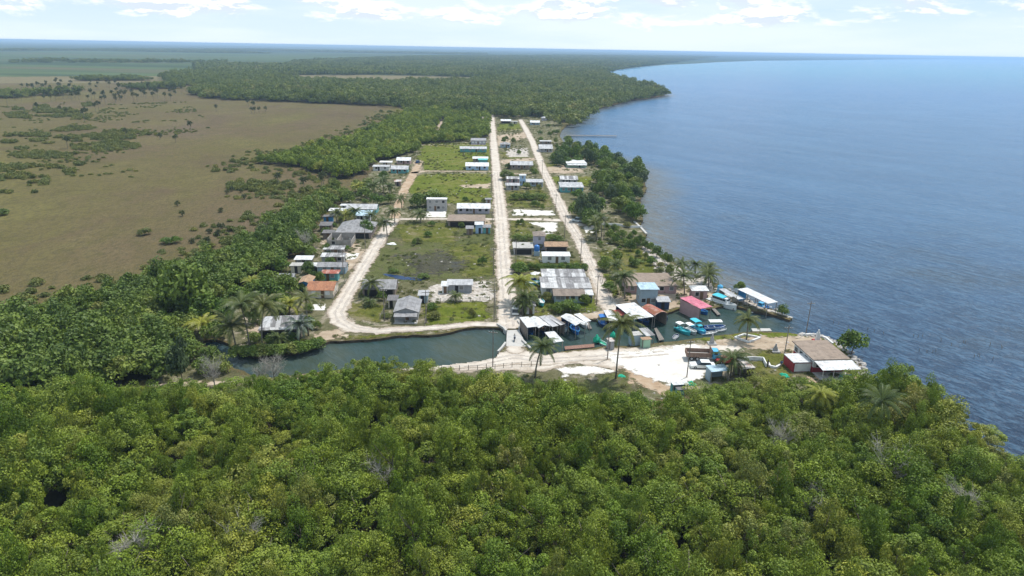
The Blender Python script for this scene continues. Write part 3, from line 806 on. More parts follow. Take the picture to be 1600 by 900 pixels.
def instancer(name, pts, scl, rot, meshes, mat, kind_label, z=0.0, zs=None):
    """one object: leaf masses set out on points (uncountable woodland)"""
    col = bpy.data.collections.new(name + '_forms')
    for i, me in enumerate(meshes):
        o = bpy.data.objects.new(name + '_form', me)
        if me.materials and me.materials[0] != mat:
            me = me.copy(); me.materials.clear(); o.data = me
        if not me.materials: me.materials.append(mat)
        col.objects.link(o)
    me = bpy.data.meshes.new(name)
    n = len(pts)
    co = np.zeros((n, 3), np.float32)
    co[:, :2] = pts; co[:, 2] = z if zs is None else zs
    me.vertices.add(n)
    me.vertices.foreach_set('co', co.ravel())
    at = me.attributes.new('scl', 'FLOAT_VECTOR', 'POINT'); at.data.foreach_set('vector', np.asarray(scl, np.float32).ravel())
    rv = np.zeros((n, 3), np.float32); rv[:, 2] = rot
    at = me.attributes.new('rot', 'FLOAT_VECTOR', 'POINT'); at.data.foreach_set('vector', rv.ravel())
    idx = np.random.default_rng(n).integers(0, len(meshes), n).astype(np.int32)
    at = me.attributes.new('pick', 'INT', 'POINT'); at.data.foreach_set('value', idx)
    ng = bpy.data.node_groups.new(name + '_scatter', 'GeometryNodeTree')
    ng.interface.new_socket('Geometry', in_out='INPUT', socket_type='NodeSocketGeometry')
    ng.interface.new_socket('Geometry', in_out='OUTPUT', socket_type='NodeSocketGeometry')
    N, L = ng.nodes, ng.links
    gi, go = N.new('NodeGroupInput'), N.new('NodeGroupOutput')
    ci = N.new('GeometryNodeCollectionInfo'); ci.inputs['Collection'].default_value = col
    ci.inputs['Separate Children'].default_value = True; ci.inputs['Reset Children'].default_value = True
    ip = N.new('GeometryNodeInstanceOnPoints'); ip.inputs['Pick Instance'].default_value = True
    def na(nm, t):
        x = N.new('GeometryNodeInputNamedAttribute'); x.data_type = t; x.inputs['Name'].default_value = nm
        return next(s for s in x.outputs if s.enabled)
    L.new(gi.outputs[0], ip.inputs['Points']); L.new(ci.outputs[0], ip.inputs['Instance'])
    L.new(na('pick', 'INT'), ip.inputs['Instance Index'])
    L.new(na('rot', 'FLOAT_VECTOR'), ip.inputs['Rotation'])
    L.new(na('scl', 'FLOAT_VECTOR'), ip.inputs['Scale'])
    L.new(ip.outputs[0], go.inputs[0])
    o = link(name, me, mat)
    md = o.modifiers.new('scatter', 'NODES'); md.node_group = ng
    return tag(o, kind_label[0], kind_label[1], None, 'stuff')

def lowpoly_patch(name, seed, size, ntree, per, leaf):
    r = np.random.default_rng(seed)
    Vs, Ts = [], []
    for i in range(ntree):
        R = r.uniform(2.2, 4.2)
        V, T = crown_quads(seed * 100 + i, R, R * 1.5, r.uniform(.5, 2.6), 5, per, leaf, 0.9, 0.55)
        V = V + np.array([r.uniform(-.5, .5) * size, r.uniform(-.5, .5) * size, 0])
        Vs.append(V); Ts.append(np.clip(T + r.uniform(-.3, .3), 0, 1))
    return quads_mesh(name, np.concatenate(Vs), np.concatenate(Ts))

# -- foreground mangrove wood: nearest 300 trees stand alone, the rest is one mass
NEARFORM = []
for i in range(10):
    R = [2.5, 3.0, 2.2, 3.3, 2.7, 2.0, 2.9, 3.4, 2.4, 3.0][i]
    Hh = [5.2, 5.0, 5.8, 4.8, 6.0, 5.5, 4.6, 5.5, 6.3, 5.0][i]
    V, T = crown_quads(40 + i, R, Hh, 1.0, 20 + i % 5, 240, 0.21, [0.9, 0.8, 1.2, 0.75, 1.1, 1.35, 0.8, 0.9, 1.3, 0.9][i], 0.27, 0.0, 1.05, 0.5)
    NEARFORM.append((quads_mesh('crown', V, T), trunk_mesh('trunk', 60 + i, 4.2, 0.13, R * .8, 5)))
front_poly = gpoly(F_FRONT)
fp = scatter_poly([front_poly], 2.55, 3)
fp = fp[(poly_sdf(fp, front_poly) > 0.5) & (np.abs(fp[:, 0]) < 260)]
lake = poly_sdf(fp, LANDL)
fp = fp[lake > 0.8]
vis = in_view(fp, 6.0, 130) & (np.random.default_rng(9).random(len(fp)) > .13)
fp = fp[vis]
dist = np.sqrt((fp ** 2).sum(1) + 55 ** 2)
nz = value_noise(fp, 0.045, 1) + 0.5 * value_noise(fp, 0.12, 2)
edge_d = np.minimum(poly_sdf(fp, front_poly), 40)
rg = np.random.default_rng(8)
hs = np.clip(1.0 + 0.5 * nz + rg.normal(size=len(fp)) * 0.26, 0.4, 1.9) * np.maximum(np.clip(0.54 + edge_d / 24, 0.5, 1.0), np.clip(0.50 + (fp[:, 0] - 72) / 50, 0.5, 1.05))
ws = np.clip(rg.choice([.62, .8, 1.0, 1.3], len(fp)) * rg.uniform(.85, 1.15, len(fp)) * hs ** .4, .5, 1.5)
rz = rg.uniform(0, 6.28, len(fp))
strict = in_view(fp, 6.0, 0)
order = np.argsort(np.where(strict, dist, dist + 1000))
MG = 'mangrove trees of the nearest wood'
for k in order[:300]:
    i = int(rg.integers(0, 10))
    x, y = fp[k]
    t = empty('mangrove_tree', (x, y, 0.02), rz[k], 'leafy green mangrove tree in the dense canopy that fills the bottom of the view', 'tree', MG)
    t.scale = (ws[k], ws[k], hs[k])
    link('crown', NEARFORM[i][0], M_MANG, t)
    link('trunk', NEARFORM[i][1], M_BARK, t)
rest = order[300:]
instancer('mangrove_wood', fp[rest], np.stack([ws[rest], ws[rest], hs[rest]], -1), rz[rest], [c for c, _ in NEARFORM], M_MANG,
          ('continuous green mangrove canopy between the nearest trees and the quay road', 'woodland'), 0.02)

# -- woodland beside and behind the village
MIDFORM = [crown_mesh('wood_crown', 80 + i, 2.9 + .25 * (i % 4), 5.2 + .5 * (i % 3), 0.6, 12, 75, 0.62, 0.95, 0.42) for i in range(8)]
def wood(name, polys_px, spacing, label, seed, hmul=1.0, forms=MIDFORM, mat=M_TREE, marg=60, hole=None, thin=None, shore=0.5):
    ps = [gpoly(p) for p in polys_px]
    q = scatter_poly(ps, spacing, seed)
    q = q[poly_sdf(q, LANDL) > shore]
    if thin:
        nzv = value_noise(q, thin[0], seed) + .6 * value_noise(q, thin[0] * 3, seed + 1)
        q = q[nzv > thin[1]]
    if hole:
        for hp in hole:
            q = q[poly_sdf(q, gpoly(hp)) < 0]
    q = q[in_view(q, 4.0, marg)]
    r = np.random.default_rng(seed)
    h = np.clip(1 + .45 * value_noise(q, 0.03, seed) + r.normal(size=len(q)) * .16, .5, 1.7) * hmul
    w = r.uniform(.8, 1.2, len(q)) * np.sqrt(h)
    return instancer(name, q, np.stack([w, w, h], -1), r.uniform(0, 6.28, len(q)), forms, mat, label, 0.02)
wood('riverside_wood', [F_LEFT], 3.2, ('green woodland between the brown marsh and the western row of houses', 'woodland'), 11, 0.9)
wood('village_wood', [F_BAND], 4.0, ('green woodland edging the marsh behind the far western lots', 'woodland'), 12, .85, mat=M_BAND, hole=[[(672, 212), (688, 186), (700, 186), (690, 212)]])
PATCH = [lowpoly_patch('wood_patch', 130 + i, 22, 16, 34, 0.95) for i in range(6)]
wood('coastal_wood', [F_BACK], 13.0, ('broad green coastal forest beyond the end of the two streets', 'forest'), 13, 1.1, PATCH, M_FARLEAF, shore=-1.0)
wood('distant_wood', [F_FARR], 30.0, ('far forest stretching along the curve of the bay', 'forest'), 14, 1.1, [lowpoly_patch('far_patch', 150 + i, 42, 34, 16, 1.9) for i in range(4)], M_FARLEAF)
# far lines of trees across the fields
wood('hedgerow_wood', [[(25, 97), (130, 96), (330, 98), (350, 99.5), (120, 99), (20, 98.6)], [(0, 78), (400, 77), (760, 84), (760, 86), (400, 80), (0, 80)], [(140, 80), (330, 80), (420, 84), (330, 83)]], 34.0,
     ('dark hedge lines of trees across the far green fields', 'treeline'), 15, 1.3, PATCH, M_FARLEAF)
wood('marsh_wood', [[(-40, 152), (22, 148), (45, 151), (40, 153), (-40, 155)], [(60, 147), (100, 146), (110, 149), (60, 150)], [(200, 138), (275, 134), (280, 138), (215, 140)], [(300, 143), (325, 138), (330, 144)],
     [(125, 125), (200, 123), (240, 126), (130, 127)]], 10.0,
     ('grey green copses scattered over the far marsh', 'treeline'), 16, 0.9, PATCH[:3], M_FARLEAF)
# thickets in the marsh
BUSH = [crown_mesh('thicket_form', 170 + i, 2.0, 2.0, -0.4, 8, 60, 0.55, 0.75, 0.5) for i in range(5)]
TH = [[(-30, 207), (40, 207), (80, 210), (78, 214), (-30, 213)], [(95, 198), (145, 197), (152, 202), (110, 205), (80, 206)], [(132, 211), (170, 205), (210, 205), (252, 212), (240, 217), (180, 218), (140, 219)], [(112, 228), (170, 220), (217, 226), (214, 233), (160, 238), (122, 238)],
      [(12, 240), (60, 236), (120, 240), (120, 245), (70, 249), (20, 246)], [(74, 250), (98, 250), (100, 257), (76, 257)], [(-30, 262), (20, 258), (60, 260), (110, 262), (122, 272), (90, 276), (40, 280), (-30, 284)], [(35, 284), (75, 283), (78, 290), (40, 291)],
      [(0, 221), (26, 220), (26, 224), (0, 224)], [(24, 229), (46, 229), (46, 234), (26, 234)], [(118, 252), (134, 252), (134, 259), (120, 259)], [(48, 219), (84, 218), (82, 225), (50, 225)], [(88, 214), (130, 212), (132, 221), (90, 222)],
      [(350, 290), (380, 284), (440, 287), (470, 292), (430, 300), (360, 300)], [(455, 300), (478, 297), (505, 303), (482, 310), (458, 308)], [(10, 178), (50, 176), (48, 186), (14, 186)], [(52, 172), (110, 170), (140, 180), (90, 184), (56, 182)],
      [(110, 180), (145, 178), (140, 188), (114, 188)], [(52, 166), (75, 165), (78, 170), (54, 171)], [(-30, 298), (10, 296), (20, 302), (-30, 304)], [(50, 297), (66, 296), (64, 303), (46, 303)], [(20, 168), (38, 167), (38, 172), (20, 172)], [(128, 162), (142, 160), (144, 166), (130, 167)]]
wood('marsh_thicket', TH, 3.0, ('low green thickets scattered in patches over the brown marsh', 'thicket'), 17, 0.9, BUSH, M_THICK, thin=(0.035, -.18))
wood('marsh_scrub', [[(-40, 160), (300, 160), (330, 200), (270, 250), (160, 300), (-40, 310)], [(330, 285), (500, 285), (520, 310), (420, 330), (330, 320)]], 5.0, ('single low bushes and sedge clumps dotted over the brown marsh', 'scrub'), 23, 0.42, BUSH, M_THICK, thin=(0.03, .30))
# weeds and low scrub in the lots
WEED = [crown_mesh('weed_form', 190 + i, 0.8, 0.42, -0.12, 5, 18, 0.26, 0.5, 0.6) for i in range(5)]
wv = gpoly(VILLAGE)
q = scatter_poly([wv], 1.9, 21)
rsd = np.random.default_rng(5)
wn = value_noise(q, 0.04, 5) + .8 * value_noise(q, 0.16, 6)
okw = rsd.random(len(q)) < np.clip(0.25 + 1.1 * wn, 0.02, 0.85)
ROADS = [(gpoly([(804, 548), (797, 504), (789, 430), (783, 343), (775, 260), (768, 183)]), 4.5), (gpoly([(962, 490), (936, 443), (914, 395), (885, 342), (850, 268), (813, 187)]), 4.2),
         (gpoly([(790, 508), (690, 512), (590, 518), (545, 511), (526, 489), (560, 430), (583, 392), (616, 344), (655, 260)]), 4.2), (gpoly([(616, 343), (783, 343), (910, 352)]), 3), (gpoly([(640, 574), (760, 566), (850, 562), (1060, 555), (1150, 548)]), 6), (gpoly([(1000, 570), (1110, 560)]), 9),
         (gpoly([(650, 268), (770, 268), (910, 269)]), 2.5)]
for pl, w in ROADS:
    okw &= line_sdf(q, pl, [w] * len(pl)) < 0
okw &= poly_sdf(q, LANDL) > 0.5
q = q[okw]
s = rsd.uniform(.5, 1.3, len(q))
instancer('weeds', q, np.stack([s, s, s * rsd.uniform(.6, 1.5, len(q))], -1), rsd.uniform(0, 6.28, len(q)), WEED, M_WEED, ('low weeds and scrub growing over the village lots', 'weeds'), 0.05)

MARSH = gpoly([(-60, 150), (300, 155), (620, 165), (610, 195), (560, 215), (440, 245), (395, 260), (470, 268), (540, 288), (500, 305), (440, 340), (400, 370), (300, 418), (100, 470), (0, 495), (-60, 510)])
# scrub fringe where the woodland thins out into the marsh
q = scatter_poly([MARSH], 3.4, 33)
fr = np.maximum(poly_sdf(q, gpoly(F_LEFT)), poly_sdf(q, gpoly(F_BAND)))
rs_ = np.random.default_rng(3)
q = q[(fr < 0.5) & (fr > -34) & (rs_.random(len(q)) < np.clip(.75 + fr / 38 + .5 * value_noise(q, .05, 9), 0, .9)) & in_view(q, 1.0, 30)]
s = rs_.uniform(.5, 1.15, len(q))
instancer('fringe_scrub', q, np.stack([s, s, s * rs_.uniform(.5, 1.1, len(q))], -1), rs_.uniform(0, 6.28, len(q)), BUSH, M_THICK, ('scrubby bushes where the woodland thins out into the brown marsh', 'scrub'), 0.0)
# ------------------------------------------------------------------ building materials
def sheet_roof(name, c1, c2, c3=None, rust=0.0, pw=1.0, ph=2.4, ribs=5.0):
    m, nt = newmat(name)
    o = nt.obj()
    br = nt.n('ShaderNodeTexBrick', {'Vector': o, 'Color1': tuple(c1) + (1,), 'Color2': tuple(c2) + (1,), 'Mortar': tuple(x * .6 for x in c1) + (1,), 'Scale': 1.0,
                                    'Mortar Size': 0.02, 'Bias': -0.1, 'Brick Width': pw, 'Row Height': ph}, offset=0.0).outputs[0]
    nz = nt.noise(o, 0.9, 5.0, 0.65)
    c = nt.mix(nt.step(nz, 0.42, 0.70, 0, 0.65), br, tuple(x * .5 for x in (c3 or c1)))
    c = nt.mix(nt.step(nt.noise(nt.scalevec(o, (.9, 3.2, 1)), 1.0, 5.0, .7), 0.56, 0.74, 0, 0.5), c, (0.20, 0.165, 0.135))
    c = nt.mix(nt.step(nt.noise(nt.scalevec(o, (2.2, .5, 1)), 1.0, 4.0), 0.5, 0.75, 0, 0.35), c, tuple(min(.85, x * 1.25) for x in c2))
    if rust:
        c = nt.mix(nt.step(nt.noise(o, 0.55, 5.0, 0.7), 0.60 - rust * .2, 0.70 - rust * .2, 0, 0.85), c, (0.28, 0.115, 0.055))
    wv = nt.n('ShaderNodeTexWave', {'Vector': o, 'Scale': ribs}, bands_direction='X').outputs['Fac']
    nt.out(nt.bsdf(c, 0.7, nt.bump(wv, 0.5, 0.05), 0.25))
    return m
def plaster(name, c, dirt=0.45):
    m, nt = newmat(name)
    o = nt.obj()
    a = nt.noise(o, 0.8, 5.0, 0.65)
    s = nt.noise(nt.scalevec(o, (2.5, 2.5, .4)), 1.0, 4.0)
    cc = nt.mix(nt.step(a, 0.45, 0.75, 0, dirt), tuple(c), tuple(x * .55 for x in c))
    cc = nt.mix(nt.step(s, 0.55, 0.8, 0, dirt * .7), cc, (0.22, 0.19, 0.16))
    nt.out(nt.bsdf(cc, 0.9, nt.bump(a, 0.15, 0.05), 0.2))
    return m
def blockwork(name, c1, c2):
    m, nt = newmat(name)
    o = nt.obj()
    v = nt.n('ShaderNodeCombineXYZ', {0: nt.math('ADD', nt.n('ShaderNodeSeparateXYZ', {0: o}).outputs[0], nt.n('ShaderNodeSeparateXYZ', {0: o}).outputs[1]), 1: nt.n('ShaderNodeSeparateXYZ', {0: o}).outputs[2]}).outputs[0]
    br = nt.n('ShaderNodeTexBrick', {'Vector': v, 'Color1': c1 + (1,), 'Color2': c2 + (1,), 'Mortar': tuple(x * .6 for x in c1) + (1,), 'Scale': 1.0, 'Mortar Size': 0.015, 'Brick Width': 0.5, 'Row Height': 0.25}).outputs[0]
    br = nt.mix(nt.step(nt.noise(o, 0.7, 5.0), .4, .75, 0, .5), br, tuple(x * .5 for x in c1))
    nt.out(nt.bsdf(br, 0.95))
    return m
def planks(name, c1, c2, w=0.14):
    m, nt = newmat(name)
    o = nt.obj()
    sp = nt.n('ShaderNodeSeparateXYZ', {0: o})
    v = nt.n('ShaderNodeCombineXYZ', {0: sp.outputs[2], 1: nt.math('ADD', sp.outputs[0], sp.outputs[1])}).outputs[0]
    br = nt.n('ShaderNodeTexBrick', {'Vector': v, 'Color1': c1 + (1,), 'Color2': c2 + (1,), 'Mortar': tuple(x * .35 for x in c1) + (1,), 'Scale': 1.0, 'Mortar Size': 0.015, 'Brick Width': 3.0, 'Row Height': w}).outputs[0]
    nt.out(nt.bsdf(nt.mix(nt.step(nt.noise(o, 2.0, 4.0), .4, .8, 0, .45), br, tuple(x * .6 for x in c1)), 0.9))
    return m
def paint(name, c, rough=0.35, spec=0.4):
    m, nt = newmat(name)
    a = nt.noise(nt.obj(), 1.6, 4.0, .6)
    nt.out(nt.bsdf(nt.mix(nt.step(a, .5, .8, 0, .35), tuple(c), tuple(x * .65 for x in c)), rough, None, spec))
    return m
ROOF = {
    'zinc': sheet_roof('zinc_roof', (0.42, 0.42, 0.43), (0.56, 0.555, 0.555), (0.36, 0.34, 0.33)),
    'white': sheet_roof('white_roof', (0.66, 0.66, 0.66), (0.78, 0.78, 0.775), (0.56, 0.53, 0.50)),
    'patch': sheet_roof('patched_roof', (0.20, 0.19, 0.19), (0.74, 0.73, 0.72), (0.34, 0.32, 0.31), 0, 1.1, 3.4),
    'fibro': sheet_roof('fibre_cement_roof', (0.27, 0.265, 0.27), (0.36, 0.35, 0.35), (0.24, 0.22, 0.21)),
    'dark': sheet_roof('dark_sheet_roof', (0.17, 0.16, 0.16), (0.23, 0.215, 0.21)),
    'brown': sheet_roof('brown_roof', (0.25, 0.20, 0.165), (0.31, 0.25, 0.20)),
    'tan': sheet_roof('tan_slab_roof', (0.25, 0.19, 0.145), (0.29, 0.225, 0.175), None, 0, 4.0, 4.0, 0.0),
    'tile': sheet_roof('clay_tile_roof', (0.40, 0.165, 0.085), (0.48, 0.23, 0.125), (0.36, 0.17, 0.11), 0, .3, .4, 6.0),
    'oldtile': sheet_roof('old_tile_roof', (0.40, 0.25, 0.15), (0.50, 0.34, 0.22), (0.32, 0.22, 0.16), 0, .3, .4, 6.0),
    'rust': sheet_roof('rusty_roof', (0.55, 0.50, 0.47), (0.68, 0.64, 0.60), None, 0.75),
    'redrust': sheet_roof('red_rust_roof', (0.40, 0.12, 0.08), (0.55, 0.40, 0.34), None, 0.5),
    'blue': sheet_roof('pale_blue_roof', (0.42, 0.56, 0.66), (0.52, 0.65, 0.73)),
    'pink': sheet_roof('pink_roof', (0.58, 0.16, 0.22), (0.66, 0.24, 0.31), (0.50, 0.2, 0.25)),
    'conc': sheet_roof('concrete_roof', (0.40, 0.38, 0.35), (0.46, 0.44, 0.41), None, 0, 5.0, 5.0, 0.0),
    'aqua': sheet_roof('aqua_roof', (0.12, 0.46, 0.44), (0.16, 0.52, 0.50)),
    'red': sheet_roof('red_roof', (0.55, 0.11, 0.09), (0.62, 0.20, 0.16)),
}
WALL = {k: plaster(k + '_wall', c) for k, c in {
    'white': (0.74, 0.73, 0.71), 'cream': (0.62, 0.55, 0.44), 'grey': (0.36, 0.35, 0.34), 'bluegrey': (0.30, 0.38, 0.43), 'blue': (0.06, 0.25, 0.50), 'skyblue': (0.40, 0.55, 0.72),
    'teal': (0.12, 0.34, 0.34), 'green': (0.32, 0.50, 0.36), 'lilac': (0.42, 0.40, 0.46), 'red': (0.33, 0.045, 0.05), 'pinkish': (0.42, 0.28, 0.27), 'brown': (0.24, 0.19, 0.16), 'navy': (0.035, 0.06, 0.12)}.items()}
WALL['block'] = blockwork('bare_block_wall', (0.34, 0.31, 0.285), (0.40, 0.37, 0.34))
WALL['wood'] = planks('plank_wall', (0.22, 0.18, 0.15), (0.30, 0.25, 0.21))
WALL['greywood'] = planks('grey_plank_wall', (0.30, 0.31, 0.33), (0.38, 0.39, 0.41))
M_DARK = plaster('dark_pane_shade', (0.03, 0.028, 0.028), 0.1)  # near-black for doors and panes, also the painted shade of house fronts
M_SHUT = plaster('louvre_shutter', (0.20, 0.20, 0.20), 0.3)
M_WFRAME = plaster('window_frame', (0.62, 0.61, 0.58), 0.3)
M_DOOR = planks('door_boards', (0.16, 0.10, 0.06), (0.20, 0.13, 0.08))
M_CONCR = plaster('concrete', (0.46, 0.44, 0.41), 0.5)
M_POSTW = planks('grey_timber', (0.26, 0.23, 0.20), (0.33, 0.30, 0.27), 0.2)
M_METAL = paint('grey_metal', (0.42, 0.43, 0.44), 0.5)
M_RUBBER = paint('rubber', (0.025, 0.025, 0.025), 0.8, 0.2)
M_GLASS = paint('dark_glass', (0.03, 0.045, 0.06), 0.1, 0.5)

# ------------------------------------------------------------------ houses
def house_depth(kind, mid, ax, h, xc, yt, w, over):
    best, bd = 1e9, 6.0
    for i in range(20, 200):
        d = i * 0.1
        if kind == 'gx': p = (mid[0] + ax[0] * d / 2, mid[1] + ax[1] * d / 2, h + 0.17 * d)
        elif kind == 'gy': p = (mid[0] + ax[0] * d, mid[1] + ax[1] * d, h + 0.17 * w)
        elif kind == 'hip': p = (mid[0] + ax[0] * d * .5, mid[1] + ax[1] * d * .5, h + 0.22 * min(d, w))
        elif kind == 'shed': p = (mid[0] + ax[0] * (d + over), mid[1] + ax[1] * (d + over), h + 0.10 * d)
        else: p = (mid[0] + ax[0] * (d + over), mid[1] + ax[1] * (d + over), h + 0.05)
        e = abs(project(p)[1] - yt)
        if e < best: best, bd = e, d
    return bd
def window(mb_parent, x0, x1, y, z0, z1, axis='y', pane=None, fm=None):
    f = MB()
    t = 0.06
    for a, b, c, d in ((x0 - t, x1 + t, z0 - t, z0), (x0 - t, x1 + t, z1, z1 + t), (x0 - t, x0, z0, z1), (x1, x1 + t, z0, z1)):
        if axis == 'y': f.box(a, b, y - .07, y, c, d)
        else: f.box(y, y + .07, a, b, c, d) if axis == '+x' else f.box(y - .07, y, a, b, c, d)
    wobj = f.build('window', fm or M_WFRAME, mb_parent)
    p = MB()
    if axis == 'y': p.box(x0, x1, y - .035, y - .003, z0, z1)
    elif axis == '+x': p.box(y + .003, y + .035, x0, x1, z0, z1)
    else: p.box(y - .035, y - .003, x0, x1, z0, z1)
    p.build('pane', pane or M_SHUT, wobj)
    return wobj
def roof_mesh(kind, w, d, h, over=0.35, t=0.08):
    r = MB()
    X0, X1, Y0, Y1 = -w / 2 - over, w / 2 + over, -d / 2 - over, d / 2 + over
    e = 0.012
    if kind == 'gx':
        rise = 0.34 * d / 2
        k = rise / (d / 2)
        z = lambda y: h + e + t + rise - abs(y) * k
        r.slab([(X0, Y0, z(Y0)), (X1, Y0, z(Y0)), (X1, 0, z(0)), (X0, 0, z(0))], t)
        r.slab([(X0, 0.001, z(0)), (X1, 0.001, z(0)), (X1, Y1, z(Y1)), (X0, Y1, z(Y1))], t)
    elif kind == 'gy':
        rise = 0.34 * w / 2
        k = rise / (w / 2)
        z = lambda x: h + e + t + rise - abs(x) * k
        r.slab([(X0, Y0, z(X0)), (0, Y0, z(0)), (0, Y1, z(0)), (X0, Y1, z(X0))], t)
        r.slab([(0.001, Y0, z(0)), (X1, Y0, z(X1)), (X1, Y1, z(X1)), (0.001, Y1, z(0))], t)
    elif kind == 'hip':
        s = min(d, w) / 2 + over
        rise = 0.22 * min(d, w)
        zb, zt = h + e + t, h + e + t + rise
        if w >= d:
            a, b = (-(w - d) / 2, 0, zt), ((w - d) / 2 + .01, 0, zt)
        else:
            a, b = (0, -(d - w) / 2, zt), (0, (d - w) / 2 + .01, zt)
        c = [(X0, Y0, zb), (X1, Y0, zb), (X1, Y1, zb), (X0, Y1, zb)]
        lo = [(x, y, zb - t) for x, y, _ in c]
        vs = c + [a, b] + lo
        if w >= d: fs = [(0, 1, 5, 4), (1, 2, 5), (2, 3, 4, 5), (3, 0, 4)]
        else: fs = [(0, 1, 4), (1, 2, 5, 4), (2, 3, 5), (3, 0, 4, 5)]
        fs += [(6, 7, 1, 0), (7, 8, 2, 1), (8, 9, 3, 2), (9, 6, 0, 3), (9, 8, 7, 6)]
        r.add(vs, fs)
    elif kind == 'shed':
        k = 0.10
        z = lambda y: h + e + t + (y + d / 2) * k
        r.slab([(X0, Y0, z(Y0)), (X1, Y0, z(Y0)), (X1, Y1, z(Y1)), (X0, Y1, z(Y1))], t)
    else:
        r.slab([(X0, Y0, h + e + .14), (X1, Y0, h + e + .14), (X1, Y1, h + e + .14), (X0, Y1, h + e + .14)], .14)
    return r
def wall_mesh(kind, w, d, h):
    m = MB()
    x, y = w / 2, d / 2
    if kind == 'gx':
        r = h + 0.34 * d / 2
        prof = [(-y, -.1), (y, -.1), (y, h), (0, r), (-y, h)]
        m.loft([[(-x, a, b) for a, b in prof], [(x, a, b) for a, b in prof]])
    elif kind == 'gy':
        r = h + 0.34 * w / 2
        prof = [(x, -.1), (-x, -.1), (-x, h), (0, r), (x, h)]
        m.loft([[(a, -y, b) for a, b in prof], [(a, y, b) for a, b in prof]])
    elif kind == 'shed':
        prof = [(-y, -.1), (y, -.1), (y, h + .10 * d), (-y, h)]
        m.loft([[(-x, a, b) for a, b in prof], [(x, a, b) for a, b in prof]])
    else:
        m.box(-x, x, -y, y, -.1, h)
    return m
HR = random.Random(77)
HOUSES = {}
def house(label, x0, x1, yb, ye, yt, kind='gx', rm='fibro', wm='grey', name='house', cat='house', storeys=1, wins=2, porch=False, over=0.35, dmin=2.6, dmax=16, turn=0.0, door=True, pane=None, h=None, d=None, ruin=False, base=0.05, group=None, openfront=False):
    P0, P1 = ground(x0, yb), ground(x1, yb)
    w = (P1 - P0).length
    mid = (P0 + P1) / 2
    ang = VIL + turn
    ax = (-math.sin(ang), math.cos(ang))
    if h is None:
        p = at_depth((x0 + x1) / 2, ye, mid.y - over)
        h = p.z
        h = min(max(h, 2.15), 3.1) if storeys == 1 else min(max(h, 4.7), 6.2)
    if d is None:
        d = min(max(house_depth(kind, mid, ax, h, (x0 + x1) / 2, yt, w, over), dmin), dmax)
    c = (mid[0] + ax[0] * d / 2, mid[1] + ax[1] * d / 2, base)
    root = empty(name, c, ang, label, cat, group)
    wall = WALL[wm]
    if ruin:
        m = MB()
        t = .18
        n = HR.randint(3, 4)
        m.box(-w / 2, w / 2, -d / 2, -d / 2 + t, -.1, h * .8)
        m.box(-w / 2, w / 2, d / 2 - t, d / 2, -.1, h)
        m.box(-w / 2, -w / 2 + t, -d / 2 + t, d / 2 - t, -.1, h * .9)
        m.box(w / 2 - t, w / 2, -d / 2 + t, d / 2 - t, -.1, h * .7)
        m.box(-w * .1, -w * .1 + t, -d / 2 + t, d / 2 - t, -.1, h * .85)
        m.build('wall', wall, root)
        for k in range(n):
            xx = -w / 2 + .2 + (w - .6) * k / (n - 1)
            MB().box(xx, xx + .25, -d / 2 - .05, -d / 2 + .22, h * .8 + .003, h * 1.05).build('column', M_CONCR, root)
        f = -d / 2
        window(root, -w * .3, -w * .3 + 1.1, f, .9, 1.9, pane=M_DARK)
        return root
    f = -d / 2
    wall_mesh(kind, w, d, h).build('wall', wall, root)
    roof_mesh(kind, w, d, h, over).build('roof', ROOF[rm], root)
    lv = [0.0] if storeys == 1 else [0.0, h / 2]
    hh = min(h, 2.6)
    if openfront:
        MB().box(-w * .44, w * .44, f - .03, f - .003, .05, hh - .35).build('shade_panel', M_DARK, root)  # dark panel on the solid wall, painting in the shade of the front
    else:
        dx = HR.uniform(-.15, .15) * w
        if door:
            MB().box(dx - .42, dx + .42, f - .06, f - .003, .02, min(2.05, hh - .1)).build('door', M_DOOR if HR.random() < .6 else M_DARK, root)
        for l in lv:
            for k in range(wins):
                xx = -w / 2 + w * (k + .5) / wins
                if door and l == 0 and abs(xx - dx) < 1.1: xx = dx + (1.25 if xx >= dx else -1.25)
                if abs(xx) + .5 > w / 2: continue
                ww = min(.55, w * .12)
                window(root, xx - ww, xx + ww, f, l + .95, l + min(2.0, hh - .2), pane=pane or (M_DARK if HR.random() < .5 else M_SHUT))
    for sgn, axn in ((1, '+x'), (-1, '-x')):
        if d > 3.5:
            window(root, -.5, .5, sgn * w / 2, .95, min(2.0, hh - .2), axn, pane=pane or M_SHUT)
    if porch:
        pd = min(2.2, d * .4)
        zt = h - .12
        MB().slab([(-w / 2, f - pd, zt - .35), (w / 2, f - pd, zt - .35), (w / 2, f - .01, zt), (-w / 2, f - .01, zt)], .07).build('porch_roof', ROOF[rm], root)
        for s in (-1, 0, 1):
            MB().box(s * (w / 2 - .2) - .06, s * (w / 2 - .2) + .06, f - pd + .1, f - pd + .22, -.1, zt - .42).build('post', M_POSTW, root)
        MB().box(-w / 2, w / 2, f - pd, f - .004, -.1, .12).build('porch_floor', M_CONCR, root)
    return root
H = house
